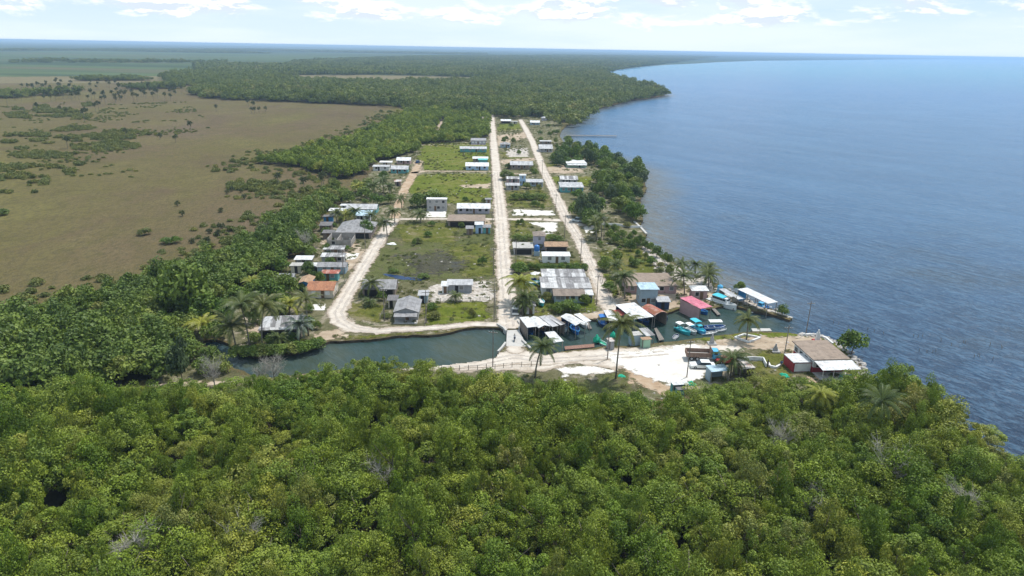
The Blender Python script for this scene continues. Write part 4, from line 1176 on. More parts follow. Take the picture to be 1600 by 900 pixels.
# west row along the curving street
H('long low house with pale sheet roof in the palm grove by the canal bend', 408, 470, 529, 516, 494, 'hip', 'patch', 'brown', dmax=10, openfront=True, turn=.12)
H('cream house with clay red roof and two white shutters beside the west street', 481, 521, 466, 454, 440, 'gx', 'tile', 'cream', pane=WALL['white'])
H('bright blue house with orange gable roof behind the cream red-roofed house', 468, 485, 456, 443, 430, 'gy', 'oldtile', 'blue', wins=1)
H('small teal house with rusty orange hipped roof among the western houses', 503, 528, 439, 430, 422, 'hip', 'redrust', 'teal', wins=1)
H('wide house with plain slate grey roof second above the orange hipped roof', 497, 540, 428, 420, 410, 'gx', 'fibro', 'bluegrey')
H('house with striped white and grey sheets directly behind the slate grey roof', 503, 538, 412, 405, 398, 'shed', 'patch', 'grey')
H('narrow house with striped sheet roof between a striped roof and the roofless block walls', 507, 537, 400, 395, 389, 'shed', 'patch', 'wood')
H('unfinished roofless house of bare grey blocks with standing columns', 511, 549, 386, 373, 362, 'flat', 'conc', 'block', 'house_shell', 'ruin', ruin=True, h=2.8, d=8)
H('large low house with broad dark grey hipped roof beside the west street', 525, 580, 373, 364, 344, 'hip', 'fibro', 'brown', dmax=15, openfront=True)
H('dark plank shed with brown sheet roof at the edge of the western woodland', 500, 517, 362, 356, 347, 'shed', 'dark', 'wood', 'shed', 'shed', wins=1)
H('lean-to with black roof next to the roofless block walls', 505, 521, 374, 367, 361, 'shed', 'dark', 'wood', 'shed', 'shed', wins=1)
H('small house with pale sky blue roof near the top of the west street', 557, 579, 346, 338, 329, 'shed', 'blue', 'white')
H('long house with weathered grey roof and aqua gable at the top of the west row', 542, 588, 335, 327, 319, 'gx', 'zinc', 'teal', wins=4)
H('bright blue plank shed at the marsh edge of the western houses', 506, 519, 348, 342, 336, 'flat', 'dark', 'blue', 'shed', 'shed', wins=1)
H('tiny white block hut behind the weathered long house', 533, 541, 330, 322, 319, 'flat', 'white', 'white', 'shed', 'shed', wins=0)
H('low shed with cream roof among the palms at the top of the west row', 515, 538, 338, 333, 328, 'shed', 'white', 'cream', 'shed', 'shed')
H('low shed with clean white roof on the woodland side of the western houses', 462, 487, 417, 411, 406, 'shed', 'white', 'wood', 'shed', 'shed', h=2.2)
H('cream coloured low outhouse below the white shed at the woodland edge', 455, 471, 427, 422, 417, 'flat', 'conc', 'cream', 'shed', 'shed', wins=1)
H('grey-roofed cabin half hidden by trees behind the blue house', 435, 459, 444, 437, 428, 'gx', 'fibro', 'grey')
H('flat white carport roof between the slate grey house and the cream outhouse', 485, 497, 427, 421, 413, 'flat', 'white', 'white', 'carport', 'carport', wins=0, door=False, openfront=True)
# first block between west street and main street
H('grey-roofed bungalow with a shaded front and a palm at its corner', 567, 617, 464, 452, 437, 'gx', 'fibro', 'brown', openfront=True)
H('dark grey gabled house facing the canal with a low porch', 617, 653, 501, 488, 463, 'gy', 'fibro', 'grey', porch=True, dmax=12)
H('tall narrow pale blue hut at the back corner of the gabled canal house', 655, 668, 474, 463, 457, 'shed', 'zinc', 'bluegrey', 'shed', 'shed', wins=1)
H('small cream lean-to against the gabled canal house', 607, 620, 482, 475, 468, 'shed', 'dark', 'cream', 'shed', 'shed', wins=1)
H('plain grey plank shed standing in the rubble yard', 700, 737, 458, 446, 437, 'shed', 'zinc', 'greywood', 'shed', 'shed', wins=1)
H('white privy beside the grey plank shed in the rubble yard', 691, 699, 459, 452, 448, 'shed', 'white', 'white', 'shed', 'shed', wins=0)
# second block
H('two-storey grey block house with flat white roof', 667, 698, 330, 314, 309, 'flat', 'white', 'grey', storeys=2, wins=3, over=.2, dmax=8)
H('long single-storey lilac house with white corrugated roof beside main street', 715, 765, 334, 326, 318, 'gx', 'white', 'lilac', wins=5)
H('flat tan-roofed house with deep shaded front facing the sedge lot', 700, 757, 355, 346, 336, 'flat', 'tan', 'brown', wins=0, openfront=True, dmax=12)
H('dark grey outhouse in front of the flat tan-roofed house', 729, 739, 367, 358, 353, 'shed', 'fibro', 'brown', 'shed', 'shed', wins=0)
H('tall white and blue water hut in front of the flat tan-roofed house', 743, 754, 365, 352, 347, 'shed', 'white', 'skyblue', 'shed', 'shed', wins=1, h=3.2)
H('grey green low hut beside main street next to the white water hut', 755, 766, 365, 359, 354, 'shed', 'fibro', 'teal', 'shed', 'shed', wins=1)
H('small grey cistern hut behind the long lilac house', 759, 767, 320, 314, 310, 'flat', 'fibro', 'grey', 'shed', 'shed', wins=0)
# third block
H('pale sky blue house with white roof beside main street below the aqua tarpaulin house', 728, 763, 266, 260, 254, 'gx', 'white', 'skyblue', wins=3)
H('white house with bright aqua lean-to roof beside main street', 739, 762, 254, 249, 245, 'shed', 'white', 'brown')
H('bright aqua sheet awning against the front of the white roadside house', 748, 761, 256, 252, 248, 'shed', 'aqua', 'teal', 'awning', 'awning', wins=0, door=False)
H('long teal house with zinc roof between main street and the green meadow', 719, 760, 238, 233, 229, 'gx', 'zinc', 'teal', wins=4)
H('lilac grey house with four white windows near the end of main street', 736, 759, 226, 220, 216, 'flat', 'fibro', 'lilac', wins=4, pane=WALL['white'])
H('brown house at the far end of main street against the forest', 744, 761, 193, 187, 183, 'gx', 'brown', 'pinkish', wins=2)
H('reddish house with white roof at the turning place by the woodland', 620, 641, 257, 251, 246, 'gx', 'white', 'pinkish', wins=3)
H('white-walled long shed with grey roof at the woodland side of the turning place', 583, 608, 267, 262, 258, 'shed', 'zinc', 'white', 'shed', 'shed')
H('teal house with zinc roof in front of the reddish house by the woodland', 611, 637, 271, 265, 259, 'gx', 'zinc', 'teal', wins=3)
H('low white-roofed shed squeezed between the reddish house and the long white shed', 594, 612, 260, 257, 253, 'shed', 'white', 'cream', 'shed', 'shed', wins=1)
H('little rusty-roofed hut beside the orange dirt lane', 617, 626, 291, 286, 281, 'gx', 'rust', 'brown', 'shed', 'shed', wins=1)
# middle block between the two streets
H('pale-roofed open house at the far end between the two streets', 783, 798, 193, 189.5, 186.5, 'gx', 'white', 'brown', wins=2, openfront=True)
H('flat white outbuilding near the far end between the two streets', 800, 808, 194, 191.5, 190, 'flat', 'white', 'cream', 'shed', 'shed', wins=1)
H('small blue grey house beside the pale sand lot between the streets', 782, 797, 231, 226.5, 222, 'hip', 'fibro', 'bluegrey', wins=2)
H('wide brown-walled house with striped zinc roof between the two streets', 798, 832, 265, 258, 252, 'gx', 'zinc', 'brown', wins=4)
H('weathered house with pale patched roof behind the low white-fronted house', 792, 811, 287, 280, 276, 'shed', 'patch', 'pinkish', wins=2)
H('low house with zinc roof beside main street in front of the patched roof', 791, 811, 297, 291, 286, 'gx', 'zinc', 'grey', wins=2)
H('two-storey pale blue house between the patched roof and the long grey house', 812, 821, 290, 279, 276, 'flat', 'white', 'skyblue', storeys=2, wins=1, h=4.8)
H('long grey house with flat zinc roof beside the second street', 823, 848, 292, 285, 280, 'shed', 'zinc', 'bluegrey', wins=4)
H('square two-storey tower house with brown pyramid roof', 834, 851, 391, 376, 365, 'hip', 'brown', 'lilac', storeys=2, wins=1, d=5)
H('unfinished grey concrete house with flat slab roof left of the tower house', 803, 832, 398, 390, 379, 'flat', 'conc', 'grey', wins=1, openfront=True)
H('brown tiled house with dark veranda right of the tower house', 852, 886, 395, 387, 378, 'gx', 'oldtile', 'brown', wins=0, openfront=True)
H('low annexe with gleaming white flat roof in front of the tower house', 848, 890, 411, 403, 394, 'shed', 'white', 'white', wins=2, over=.25)
H('big back hall with weathered zinc and white sheets in the corner lot', 848, 913, 449, 432, 421, 'shed', 'patch', 'grey', 'workshop', 'workshop', wins=3)
H('big front hall with patched zinc roof and a row of skylight sheets', 847, 922, 463, 451, 434, 'shed', 'patch', 'white', 'workshop', 'workshop', wins=4)
H('blue green walled house with brown roof in front of the big zinc halls', 866, 912, 474, 464, 452, 'gx', 'brown', 'bluegrey', wins=4)
H('small white-roofed side room at the right end of the brown-roofed house', 914, 925, 473, 465, 454, 'shed', 'white', 'bluegrey', 'shed', 'shed', wins=0, openfront=True)
H('tiny grey gabled kiosk under the palms at the corner of main street and quay', 821, 835, 491, 485, 478, 'gy', 'fibro', 'white', 'kiosk', 'kiosk', wins=0)
# east of the second street
H('pale hip-roofed house at the forest edge by the bay', 847, 861, 188.5, 185, 181.5, 'hip', 'zinc', 'lilac', wins=2)
H('small white-roofed house near the far end of the second street', 829, 843, 195.5, 191.5, 188.5, 'gx', 'white', 'bluegrey', wins=2)
H('back house with clean zinc roof right of the second street near the pier', 844, 861, 226, 222.5, 219.5, 'shed', 'zinc', 'brown', wins=2)
H('grey house with broad pale roof right of the second street near the pier', 843, 863, 238, 232.5, 226, 'gx', 'zinc', 'grey', wins=3)
H('green house with white porch posts beside the orange dirt yard', 886, 916, 262, 256, 250, 'flat', 'white', 'green', wins=4, porch=True)
H('ruined upper house with broken pale roof east of the second street', 876, 902, 288, 281, 275, 'gx', 'patch', 'grey', wins=3)
H('broad teal-fronted house with pale flat roof east of the second street', 876, 911, 301, 293, 285, 'shed', 'zinc', 'teal', wins=4)
H('long low house with mottled grey brown slab roof behind the boat basin', 980, 1056, 459, 449, 427, 'flat', 'tan', 'pinkish', wins=5, dmax=15)
H('two-level blue grey timber house with pale blue roof above the boat sheds', 1000, 1026, 478, 465, 455, 'flat', 'blue', 'bluegrey', wins=2, h=4.4, d=5)
H('dark blue shed with pale grey roof right of the two-level timber house', 1028, 1045, 484, 475, 466, 'shed', 'zinc', 'navy', 'shed', 'shed', wins=1)
H('pinkish hut with white roof beside the white motor yacht', 1081, 1104, 468, 455, 448, 'shed', 'white', 'pinkish', 'shed', 'shed', wins=1)

# rest house on the point: white above, dark red below, porch with white roof
def restaurant():
    FL, FR = ground(1269, 583), ground(1318, 580)
    BL = ground(1240, 556)
    ux = (FR - FL); ux.z = 0; w = ux.length * .98
    ang = math.atan2(ux.y, ux.x) - 0.0
    d = (BL - FL).length
    back = (BL - FL).normalized()
    ang = math.atan2(-back.x, back.y) * 0.75 + ang * .25
    ax = Vector((-math.sin(ang), math.cos(ang), 0)); rx = Vector((math.cos(ang), math.sin(ang), 0))
    c = FL + ax * d / 2 + rx * w / 2
    root = empty('rest_house', (c.x, c.y, .05), ang, 'white and dark red bar with flat tan roof and white-roofed porch on the point', 'building')
    h = 3.0
    MB().box(-w / 2, w / 2, -d / 2, d / 2, 1.25, h).build('wall', WALL['white'], root)
    MB().box(-w / 2 - .03, w / 2 + .03, -d / 2 - .03, d / 2 + .03, -.1, 1.247).build('plinth_wall', WALL['red'], root)
    MB().slab([(-w / 2 - .5, -d / 2 - .4, h + .2), (w / 2 + .5, -d / 2 - .4, h + .2), (w / 2 + .5, d / 2 + .5, h + .35), (-w / 2 - .5, d / 2 + .5, h + .35)], .18).build('roof', ROOF['tan'], root)
    for k in range(4):
        y = -d / 2 + d * (k + .5) / 4
        window(root, y - .55, y + .55, -w / 2, 1.5, 2.4, '-x', pane=M_GLASS)
    f = -d / 2
    pd = 3.6
    MB().slab([(-w / 2 - .3, f - pd - .4, h - .45), (w / 2 + .8, f - pd - .4, h - .45), (w / 2 + .8, f - .45, h - .05), (-w / 2 - .3, f - .45, h - .05)], .08).build('porch_roof', ROOF['white'], root)
    for s in (-1, -.33, .33, 1):
        MB().tube([(s * (w / 2 - .1), f - pd, -.1), (s * (w / 2 - .1), f - pd, h - .54)], .07).build('post', M_WFRAME, root)
    MB().box(-w / 2, w / 2, f - pd, f - .035, -.1, .15).build('porch_floor', M_CONCR, root)
    MB().box(w * .06, w / 2 - .15, f - pd + .3, f - pd + .42, .153, 1.1).build('counter', WALL['teal'], root)
    MB().box(-.5, .5, f - .09, f - .033, .153, 2.1).build('door', M_DARK, root)
    window(root, -w * .42, -w * .2, f - .033, 1.3, 2.2, pane=M_DARK)
    # annexe with its own white roof
    A = ground(1243, 579); B = ground(1259, 581)
    w2 = 4.0
    c2 = A + (B - A) * .5 + ax * 1.6
    r2 = empty('annexe', (c2.x, c2.y, .05), ang, 'low dark red store with flat white roof beside the bar on the point', 'shed')
    MB().box(-w2 / 2, w2 / 2, -2, 2, -.1, 2.1).build('wall', WALL['red'], r2)
    MB().box(-w2 / 2 + .3, w2 / 2 - .2, -2.03, -2.003, .1, 1.9).build('shutter', WALL['white'], r2)
    roof_mesh('flat', w2, 4, 2.1, .15).build('roof', ROOF['white'], r2)
restaurant()

# roofs over the water: boat sheds given by the four corners of the roof
def shed_on_posts(label, quad, h, rm, name='boat_shed', cat='boat shed', walls='', wm='wood', kind='flat', base=WATER_Z, slope=0.0, nposts=2, group=None):
    BL, BR, FR, FL = [ground(x, y, h) for x, y in quad]
    c = (BL + BR + FR + FL) / 4
    u = ((BR - BL) + (FR - FL)) / 2
    dv = ((BL + BR) - (FL + FR)) / 2
    w = u.length
    ang = math.atan2(u.y, u.x)
    d = max(1.5, abs(-math.sin(ang) * dv.x + math.cos(ang) * dv.y))
    root = empty(name, (c.x, c.y, base), ang, label, cat, group)
    hh = h - base
    x, y = w / 2, d / 2
    if kind == 'gy':
        rise = .16 * w
        hl = hh - rise
        r = MB()
        r.slab([(-x, -y, hl), (0, -y, hh), (0, y, hh), (-x, y, hl)], .08)
        r.slab([(0.001, -y, hh), (x, -y, hl), (x, y, hl), (0.001, y, hh)], .08)
    elif kind == 'arch':
        r = MB(); hl = hh - .5
        n = 8
        arc = [(-x + 2 * x * i / n, hl + .7 * math.sin(math.pi * i / n)) for i in range(n + 1)]
        ring = arc + [(a, b - .08) for a, b in reversed(arc)]
        r.loft([[(a, -y, b) for a, b in ring], [(a, y, b) for a, b in ring]])
    else:
        hl = hh
        r = MB().slab([(-x, -y, hh - slope), (x, -y, hh - slope), (x, y, hh + slope), (-x, y, hh + slope)], .08)
        hl = hh - slope
    r.build('roof', ROOF[rm], root)
    ys = [-y + .2 + (2 * y - .4) * i / (nposts - 1) for i in range(nposts)]
    for sx in (-x + .2, x - .2):
        for yy in ys:
            MB().tube([(sx, yy, -1.0), (sx, yy, hl - .12)], .09).build('post', M_POSTW, root)
    W = WALL[wm]
    for ch in walls:
        m = MB()
        if ch == 'l': m.box(-x + .05, -x + .13, -y + .35, y - .3, -.2 if base < 0 else -.1, hl - .12)
        if ch == 'r': m.box(x - .13, x - .05, -y + .35, y - .3, -.2 if base < 0 else -.1, hl - .12)
        if ch == 'b': m.box(-x + .3, x - .3, y - .22, y - .14, -.2 if base < 0 else -.1, hl - .12)
        if ch == 'f': m.box(-x + .3, x - .3, -y + .14, -y + .22, -.2 if base < 0 else -.1, hl - .12)
        m.build('wall', W, root)
    return root
S = shed_on_posts
S('leftmost white corrugated boat shed beside the bridge', [(816, 496), (830, 494.5), (834, 510), (819, 511.5)], 2.6, 'white', walls='lb', slope=.1)
S('wide white gabled boat shed second from the bridge', [(830, 494), (847, 492), (856, 507), (836, 510.5)], 2.8, 'white', walls='b', wm='navy', kind='gy', nposts=3)
S('boat shed with dull ribbed zinc roof between white roofs', [(848, 494), (857, 492.5), (868, 509), (857, 511)], 2.5, 'zinc', walls='b', slope=.1)
S('narrow leaning boat shed roof of pale sheets left of the yellow awning', [(859, 493), (868, 491.5), (876, 506), (869, 509)], 2.4, 'patch', walls='rb', slope=.25)
S('tall white gabled boat shed over the blue boat', [(883, 490), (897, 487), (912, 503), (892, 507)], 3.4, 'white', walls='b', kind='gy', wm='navy', nposts=3)
S('lean-to boat shed with white roof hugging the tall gabled shed', [(900, 490), (911, 490), (919, 500), (911, 504)], 2.5, 'white', walls='b', slope=.15)
S('white-roofed open shelter standing on the near bank of the harbour', [(851, 519.5), (867, 518), (880, 532), (865, 534.5)], 2.5, 'white', 'shelter', 'shelter', walls='', slope=.1)
S('yellow awning over a skiff between the boat sheds', [(874, 500), (881, 499), (883, 504), (876, 505)], 1.6, 'oldtile', 'awning', 'awning', slope=.05)
S('flat white quay shed beside the little blue cabin boat', [(947, 485), (961, 485), (966, 500), (947, 500.5)], 2.2, 'white', walls='b', slope=.05)
S('small red-roofed shed between two white quay roofs', [(960, 484), (972, 483), (974, 492), (962, 494)], 2.3, 'red', walls='b')
S('largest white boat shed in the middle of the harbour', [(968, 476), (996, 473), (1017, 494), (984, 499)], 3.2, 'white', walls='b', wm='navy', nposts=3, slope=.15)
S('rust-streaked arched boat shed right of the largest white boat shed', [(1006, 477), (1025, 474), (1041, 487), (1019, 491)], 3.0, 'redrust', walls='rb', kind='arch', nposts=3)
S('pink-roofed boat shed with a reddish side wall', [(1068, 465), (1086, 462), (1107, 479), (1089, 483)], 3.0, 'pink', walls='lb', wm='pinkish', nposts=3, slope=.15)
S('long white-roofed boat shed at the mouth of the basin', [(1157, 451), (1175, 449), (1208, 472), (1195, 475)], 3.3, 'white', walls='b', wm='blue', nposts=4, slope=.1)
S('small grey boat port between the yacht and the long white shed', [(1127, 451), (1138, 451), (1148, 462), (1138, 464)], 2.6, 'zinc', walls='b', slope=.1)
S('low cream-roofed jetty shelter next to the long white boat shed', [(1148, 461), (1157, 460), (1161, 467), (1148, 468)], 1.9, 'white', 'shelter', 'shelter', walls='b', wm='cream')
S('grey block workshop on the quay behind the leaning palm', [(985, 518), (1000, 517), (1004, 523), (985, 525)], 2.6, 'conc', 'workshop', 'workshop', walls='lrfb', wm='bluegrey', base=0.05)
S('skeletal shelter of pale broken sheets beside the quay workshop', [(1001, 513), (1013, 512), (1022, 523), (1006, 525)], 2.3, 'patch', 'shelter', 'shelter', walls='', slope=.1)
S('grey planked hut with rusty roof on the quay left of the leaning palm', [(950, 528), (957, 527), (961, 533), (950, 534)], 2.2, 'rust', 'hut', 'hut', walls='lrfb', wm='greywood', base=0.05)
S('green market cart with pale yellow awning parked by the jetty', [(1001, 527), (1016, 526), (1018, 529.5), (1003, 531)], 2.2, 'oldtile', 'market_cart', 'cart', walls='lrfb', wm='green', base=0.05)
S('roadside stall with pale blue roof at the edge of the mangroves', [(1106, 571), (1134, 569), (1138, 578), (1108, 581)], 2.6, 'blue', 'stall', 'stall', walls='lb', wm='bluegrey', base=0.05, slope=.1)
S('roadside stall with rust-red and white sheets behind the round palm', [(1150, 566), (1173, 564), (1176, 574), (1152, 577)], 2.6, 'rust', 'stall', 'stall', walls='rb', wm='wood', base=0.05, slope=.1)
S('white-roofed drinks stand at the lower edge of the white plaza', [(1049, 595), (1073, 594), (1076, 600), (1050, 602)], 2.4, 'white', 'stall', 'stall', walls='lb', wm='teal', base=0.05)
S('small dark green shack under the mangroves behind the drinks stand', [(1056, 604), (1069, 603), (1071, 608), (1057, 609)], 2.0, 'dark', 'shack', 'shed', walls='lrfb', wm='teal', base=0.05)

# jetties, bridge, walls
def timber_deck(name, label, cat, quad, z, t=.14, m=None, posts=True, base=-1.6):
    P = [ground(x, y, z) for x, y in quad]
    c = sum(P, Vector()) / 4
    root = empty(name, (c.x, c.y, z), 0, label, cat)
    loc = [p - c for p in P]
    n = Vector((0, 0, 0))
    MB().slab(sorted_ccw(loc), t).build('deck', m or M_POSTW, root)
    if posts:
        for p in loc:
            q = p * .93
            MB().tube([(q.x, q.y, base - z), (q.x, q.y, -t - .002)], .1).build('post', M_POSTW, root)
    return root
def sorted_ccw(P):
    c = sum(P, Vector()) / len(P)
    return sorted(P, key=lambda p: math.atan2(p.y - c.y, p.x - c.x))
timber_deck('jetty', 'long grey floating jetty beside the tall gabled boat shed', 'jetty', [(914, 498), (917, 497), (925, 513), (920, 514)], -.2)
timber_deck('jetty', 'grey timber pier frame between the quay workshop and the open basin', 'jetty', [(1022, 513), (1026, 512), (1038, 530), (1030, 532)], .1)
timber_deck('jetty', 'wooden landing stage along the basin side of the yacht', 'jetty', [(1105, 474), (1109, 473), (1126, 491), (1121, 492)], -.1)
timber_deck('jetty', 'short jetty on the right of the white motor yacht', 'jetty', [(1138, 470), (1141, 469), (1151, 480), (1146, 482)], -.1)
timber_deck('jetty', 'concrete landing slab at the grassy edge of the point', 'jetty', [(1174, 513), (1203, 513), (1206, 517), (1176, 517.5)], .05, m=M_CONCR)
timber_deck('jetty', 'reddish plank landing along the near bank of the inner harbour', 'jetty', [(882, 541), (928, 537), (929, 542), (883, 546)], .0, m=planks('red_planks', (.36, .20, .15), (.42, .26, .2)))
timber_deck('pier', 'long thin pier reaching into the bay near the end of the streets', 'pier', [(884, 210.6), (964, 211.6), (964, 212.4), (884, 211.6)], .5)
br = timber_deck('bridge', 'narrow plank road bridge across the canal', 'bridge', [(792, 516), (811, 515), (823, 541), (791, 541)], .10, .5, M_CONCR, False)
# abutment walls of the bridge
def kerb_wall(label, pts, hgt, wd, mat, name='retaining_wall', cat='wall', z0=-1.4):
    P = [ground(x, y) for x, y in pts]
    o = P[0]
    root = MB()
    for i in range(len(P) - 1):
        a, b = P[i] - o, P[i + 1] - o
        u = (b - a).normalized()
        nn = Vector((-u.y, u.x, 0)) * wd / 2
        vs = [a + nn, a - nn, b - nn, b + nn]
        root.add([(v.x, v.y, z0) for v in vs] + [(v.x, v.y, hgt) for v in vs], [(3, 2, 1, 0), (4, 5, 6, 7), (0, 1, 5, 4), (1, 2, 6, 5), (2, 3, 7, 6), (3, 0, 4, 7)])
    ob = root.build(name, mat)
    ob.location = o
    return tag(ob, label, cat)
kerb_wall('broken concrete abutment wall on the left far side of the bridge', [(777, 508), (787, 514), (791, 519)], .5, .5, M_CONCR)
kerb_wall('concrete kerb on the right far side of the bridge', [(809, 503), (813, 508), (811, 516)], .5, .4, M_CONCR)
kerb_wall('pale slanting wing wall on the left near side of the bridge', [(790, 537), (784, 545), (778, 551)], .45, .45, M_CONCR)
kerb_wall('pale slanting wing wall on the right near side of the bridge', [(816, 533), (824, 541), (830, 547)], .45, .45, M_CONCR)
kerb_wall('concrete sea wall running out from the shore trees', [(991, 347), (1001, 356), (1010, 366)], .35, .8, M_CONCR)
kerb_wall('low white wall around the park bed on the point', [(1148, 529), (1162, 524), (1188, 529), (1170, 536), (1148, 529)], .45, .35, WALL['white'], 'planter_wall', 'wall', -.05)
kerb_wall('white curved bench wall beside two standing people', [(1200, 569), (1203, 574), (1212, 576), (1219, 572)], .5, .4, WALL['white'], 'bench_wall', 'wall', -.05)
kerb_wall('white garden wall arching behind the rusty stall', [(1150, 565), (1175, 563), (1192, 564), (1197, 574)], .9, .2, WALL['white'], 'garden_wall', 'wall', -.05)
kerb_wall('white kerb line along the sea side of the point', [(1255, 524), (1275, 524), (1290, 529), (1301, 538)], .4, .4, WALL['white'], 'kerb_wall', 'wall', -.05)
kerb_wall('stone breakwater spit at the harbour mouth', [(1205, 486), (1220, 491), (1238, 497)], .15, .7, M_CONCR, 'breakwater', 'breakwater')
kerb_wall('long white boundary wall in the lot east of the second street', [(938, 352), (962, 352), (985, 356), (1003, 356)], .8, .2, WALL['white'], 'boundary_wall', 'wall', -.05)

# ------------------------------------------------------------------ boats
def hull_rings(L, B, D, sheer=.35, keel=.35, n=9):
    out = []
    for i in range(n):
        t = i / (n - 1)
        b = B / 2 * (0.86 + .14 * math.sin(min(1, t * 2) * math.pi / 2)) * (1 - max(0, (t - .55) / .45) ** 2.2 * .96)
        zs = D * (0.62 + sheer * t * t)
        zk = -keel * (1 - max(0, (t - .7) / .3) ** 2)
        x = -L / 2 + L * t
        out.append((x, b, zs, zk))
    return out
def boat(label, px, py, L, B, head, hull, deck='white', canopy=None, cabin=None, D=1.0, group=None, name='fishing_boat', cat='boat', trim=None):
    L, B = L * .78, B * .84
    p = ground(px, py, WATER_Z)
    root = empty(name, (p.x, p.y, WATER_Z), math.radians(head), label, cat, group)
    R = hull_rings(L, B, D)
    m = MB()
    rings = []
    for x, b, zs, zk in R:
        rings.append([(x, b, zs), (x, b * .98, zs - .12), (x, b * .78, zk * .35), (x, b * .12, zk), (x, -b * .12, zk), (x, -b * .78, zk * .35), (x, -b * .98, zs - .12), (x, -b, zs), (x, -b * .86, zs), (x, -b * .84, zs - .28), (x, b * .84, zs - .28), (x, b * .86, zs)])
    m.loft(rings)
    m.build('hull', BP[hull], root, False)
    dk = MB()
    dk.loft([[(x, b * .83, zs - .26), (x, -b * .83, zs - .26), (x, -b * .83, zs - .279), (x, b * .83, zs - .279)] for x, b, zs, zk in R[:-1]])
    dk.build('deck', BP[deck], root)
    tr = MB()
    for s in (1, -1):
        tr.tube([(x, s * (b + .02), zs - .05) for x, b, zs, zk in R], .06, 5)
    tr.build('gunwale', BP[trim or deck], root)
    z0 = D * .62
    if cabin:
        x0, x1, hc, cm = cabin
        x0 *= L; x1 *= L
        w = B * .32
        cb = MB()
        cb.loft([[(x0, -w, z0 - .26), (x1, -w, z0 - .26), (x1, w, z0 - .26), (x0, w, z0 - .26)], [(x0 + .1, -w * .9, z0 + hc), (x1 - hc * .35, -w * .85, z0 + hc), (x1 - hc * .35, w * .85, z0 + hc), (x0 + .1, w * .9, z0 + hc)]])
        co = cb.build('cabin', BP[cm], root)
        for s in (-1, 1):
            MB().box(x0 + .3, x1 - hc * .35 - .25, s * (w * .95) - .03, s * (w * .95) + .03, z0 + hc * .5, z0 + hc * .82).build('window', M_GLASS, co)
        wx = x1 - hc * .26
        MB().box(wx - .05, wx + .05, -w * .7, w * .7, z0 + hc * .5, z0 + hc * .85).build('windscreen', M_GLASS, co)
    if canopy:
        x0, x1, hc, cm = canopy
        x0 *= L; x1 *= L
        w = B * .46
        n = 6
        arc = [(-w + 2 * w * i / n, z0 + hc + .12 * math.sin(math.pi * i / n)) for i in range(n + 1)]
        ring = arc + [(a, b - .06) for a, b in reversed(arc)]
        MB().loft([[(x0, a, b) for a, b in ring], [(x1, a, b) for a, b in ring]]).build('canopy', BP[cm], root)
        for xx in (x0 + .1, x1 - .1):
            for s in (-1, 1):
                MB().tube([(xx, s * w * .85, z0 - .25), (xx, s * w * .9, z0 + hc - .02)], .035, 5).build('canopy_post', M_METAL, root)
    th = MB()
    for xx in (-.3, .02, .25):
        th.box(xx * L - .12, xx * L + .12, -B * .36, B * .36, z0 - .18, z0 - .10)
    th.build('thwarts', BP[trim or deck], root)
    if D > .7:
        MB().box(-L / 2 - .32, -L / 2 - .02, -.16, .16, D * .45, D * .62 + .35).box(-L / 2 - .24, -L / 2 - .12, -.06, .06, -.5, D * .449).build('outboard', M_RUBBER, root)
        MB().lathe([(.3, 0), (.32, .06), (.2, .1), (.05, .1)], 10, (L * .2, B * .1, z0 - .25)).build('rope_coil', M_POSTW, root)
    return root
BP = {k: paint(k + '_paint', c) for k, c in {'white': (.74, .74, .72), 'teal': (.035, .33, .36), 'turquoise': (.06, .46, .56), 'blue': (.03, .16, .46), 'navy': (.025, .05, .14), 'grey': (.42, .42, .41), 'wood': (.30, .22, .15), 'skyblue': (.08, .38, .62), 'red': (.42, .05, .05), 'pale': (.58, .62, .62), 'green': (.04, .36, .22), 'yellow': (.62, .45, .05)}.items()}
boat('teal open boat with white canopy, left of the four boats on the near quay', 1067, 519, 6.2, 2.1, -62, 'teal', 'teal', (-.42, -.08, 1.3, 'white'), trim='turquoise')
boat('pale grey boat with off-white canopy between the teal and the turquoise boats', 1079, 519, 5.4, 1.9, -68, 'grey', 'pale', (-.35, .1, 1.25, 'white'), trim='white')
boat('blue boat with bright turquoise cabin top moored at the near quay', 1091, 517, 7.4, 2.3, -70, 'skyblue', 'turquoise', (-.45, -.02, 1.6, 'turquoise'), (-.1, .2, 1.0, 'turquoise'), trim='navy')
boat('dark blue launch with flat white canopy, rightmost at the near quay', 1116, 514, 6.6, 2.2, 4, 'blue', 'navy', (-.3, .3, 1.5, 'white'), trim='white')
boat('small grey rowing boat in front of the dark blue launch', 1108, 522, 5.2, 1.4, 14, 'grey', 'grey', trim='white', name='rowing_boat', D=.6)
boat('stubby pale skiff beside the bow of the dark blue launch', 1127, 517, 3.6, 1.4, 20, 'pale', 'grey', name='rowing_boat', D=.6)
boat('small dark dinghy at the left end of the near quay', 1056, 527, 3.2, 1.3, 60, 'navy', 'grey', name='rowing_boat', D=.5)
boat('white motor yacht with turquoise cabin roof in the basin', 1127, 477, 11.5, 3.3, -52, 'white', 'pale', (-.26, .12, 1.62, 'turquoise'), (-.30, .26, 1.5, 'white'), D=1.5, name='motor_yacht', trim='white')
boat('blue boat poking out of the pink-roofed shed', 1092, 487, 7.0, 2.3, -55, 'blue', 'navy', None, (-.1, .18, .9, 'blue'), trim='skyblue')
boat('narrow brown rowing boat left of the pink-roofed shed', 1071, 486, 5.0, 1.3, -40, 'wood', 'wood', name='rowing_boat', D=.55)
boat('blue boat in the long white shed at the basin mouth', 1188, 481, 8.0, 2.4, -48, 'blue', 'blue', None, (-.1, .15, .9, 'skyblue'), trim='skyblue')
boat('little boat with bright blue cabin moored at the inner quay', 941, 507, 6.0, 2.1, -85, 'navy', 'pale', (-.25, .2, 1.6, 'blue'), (-.2, .15, 1.3, 'blue'), trim='blue')
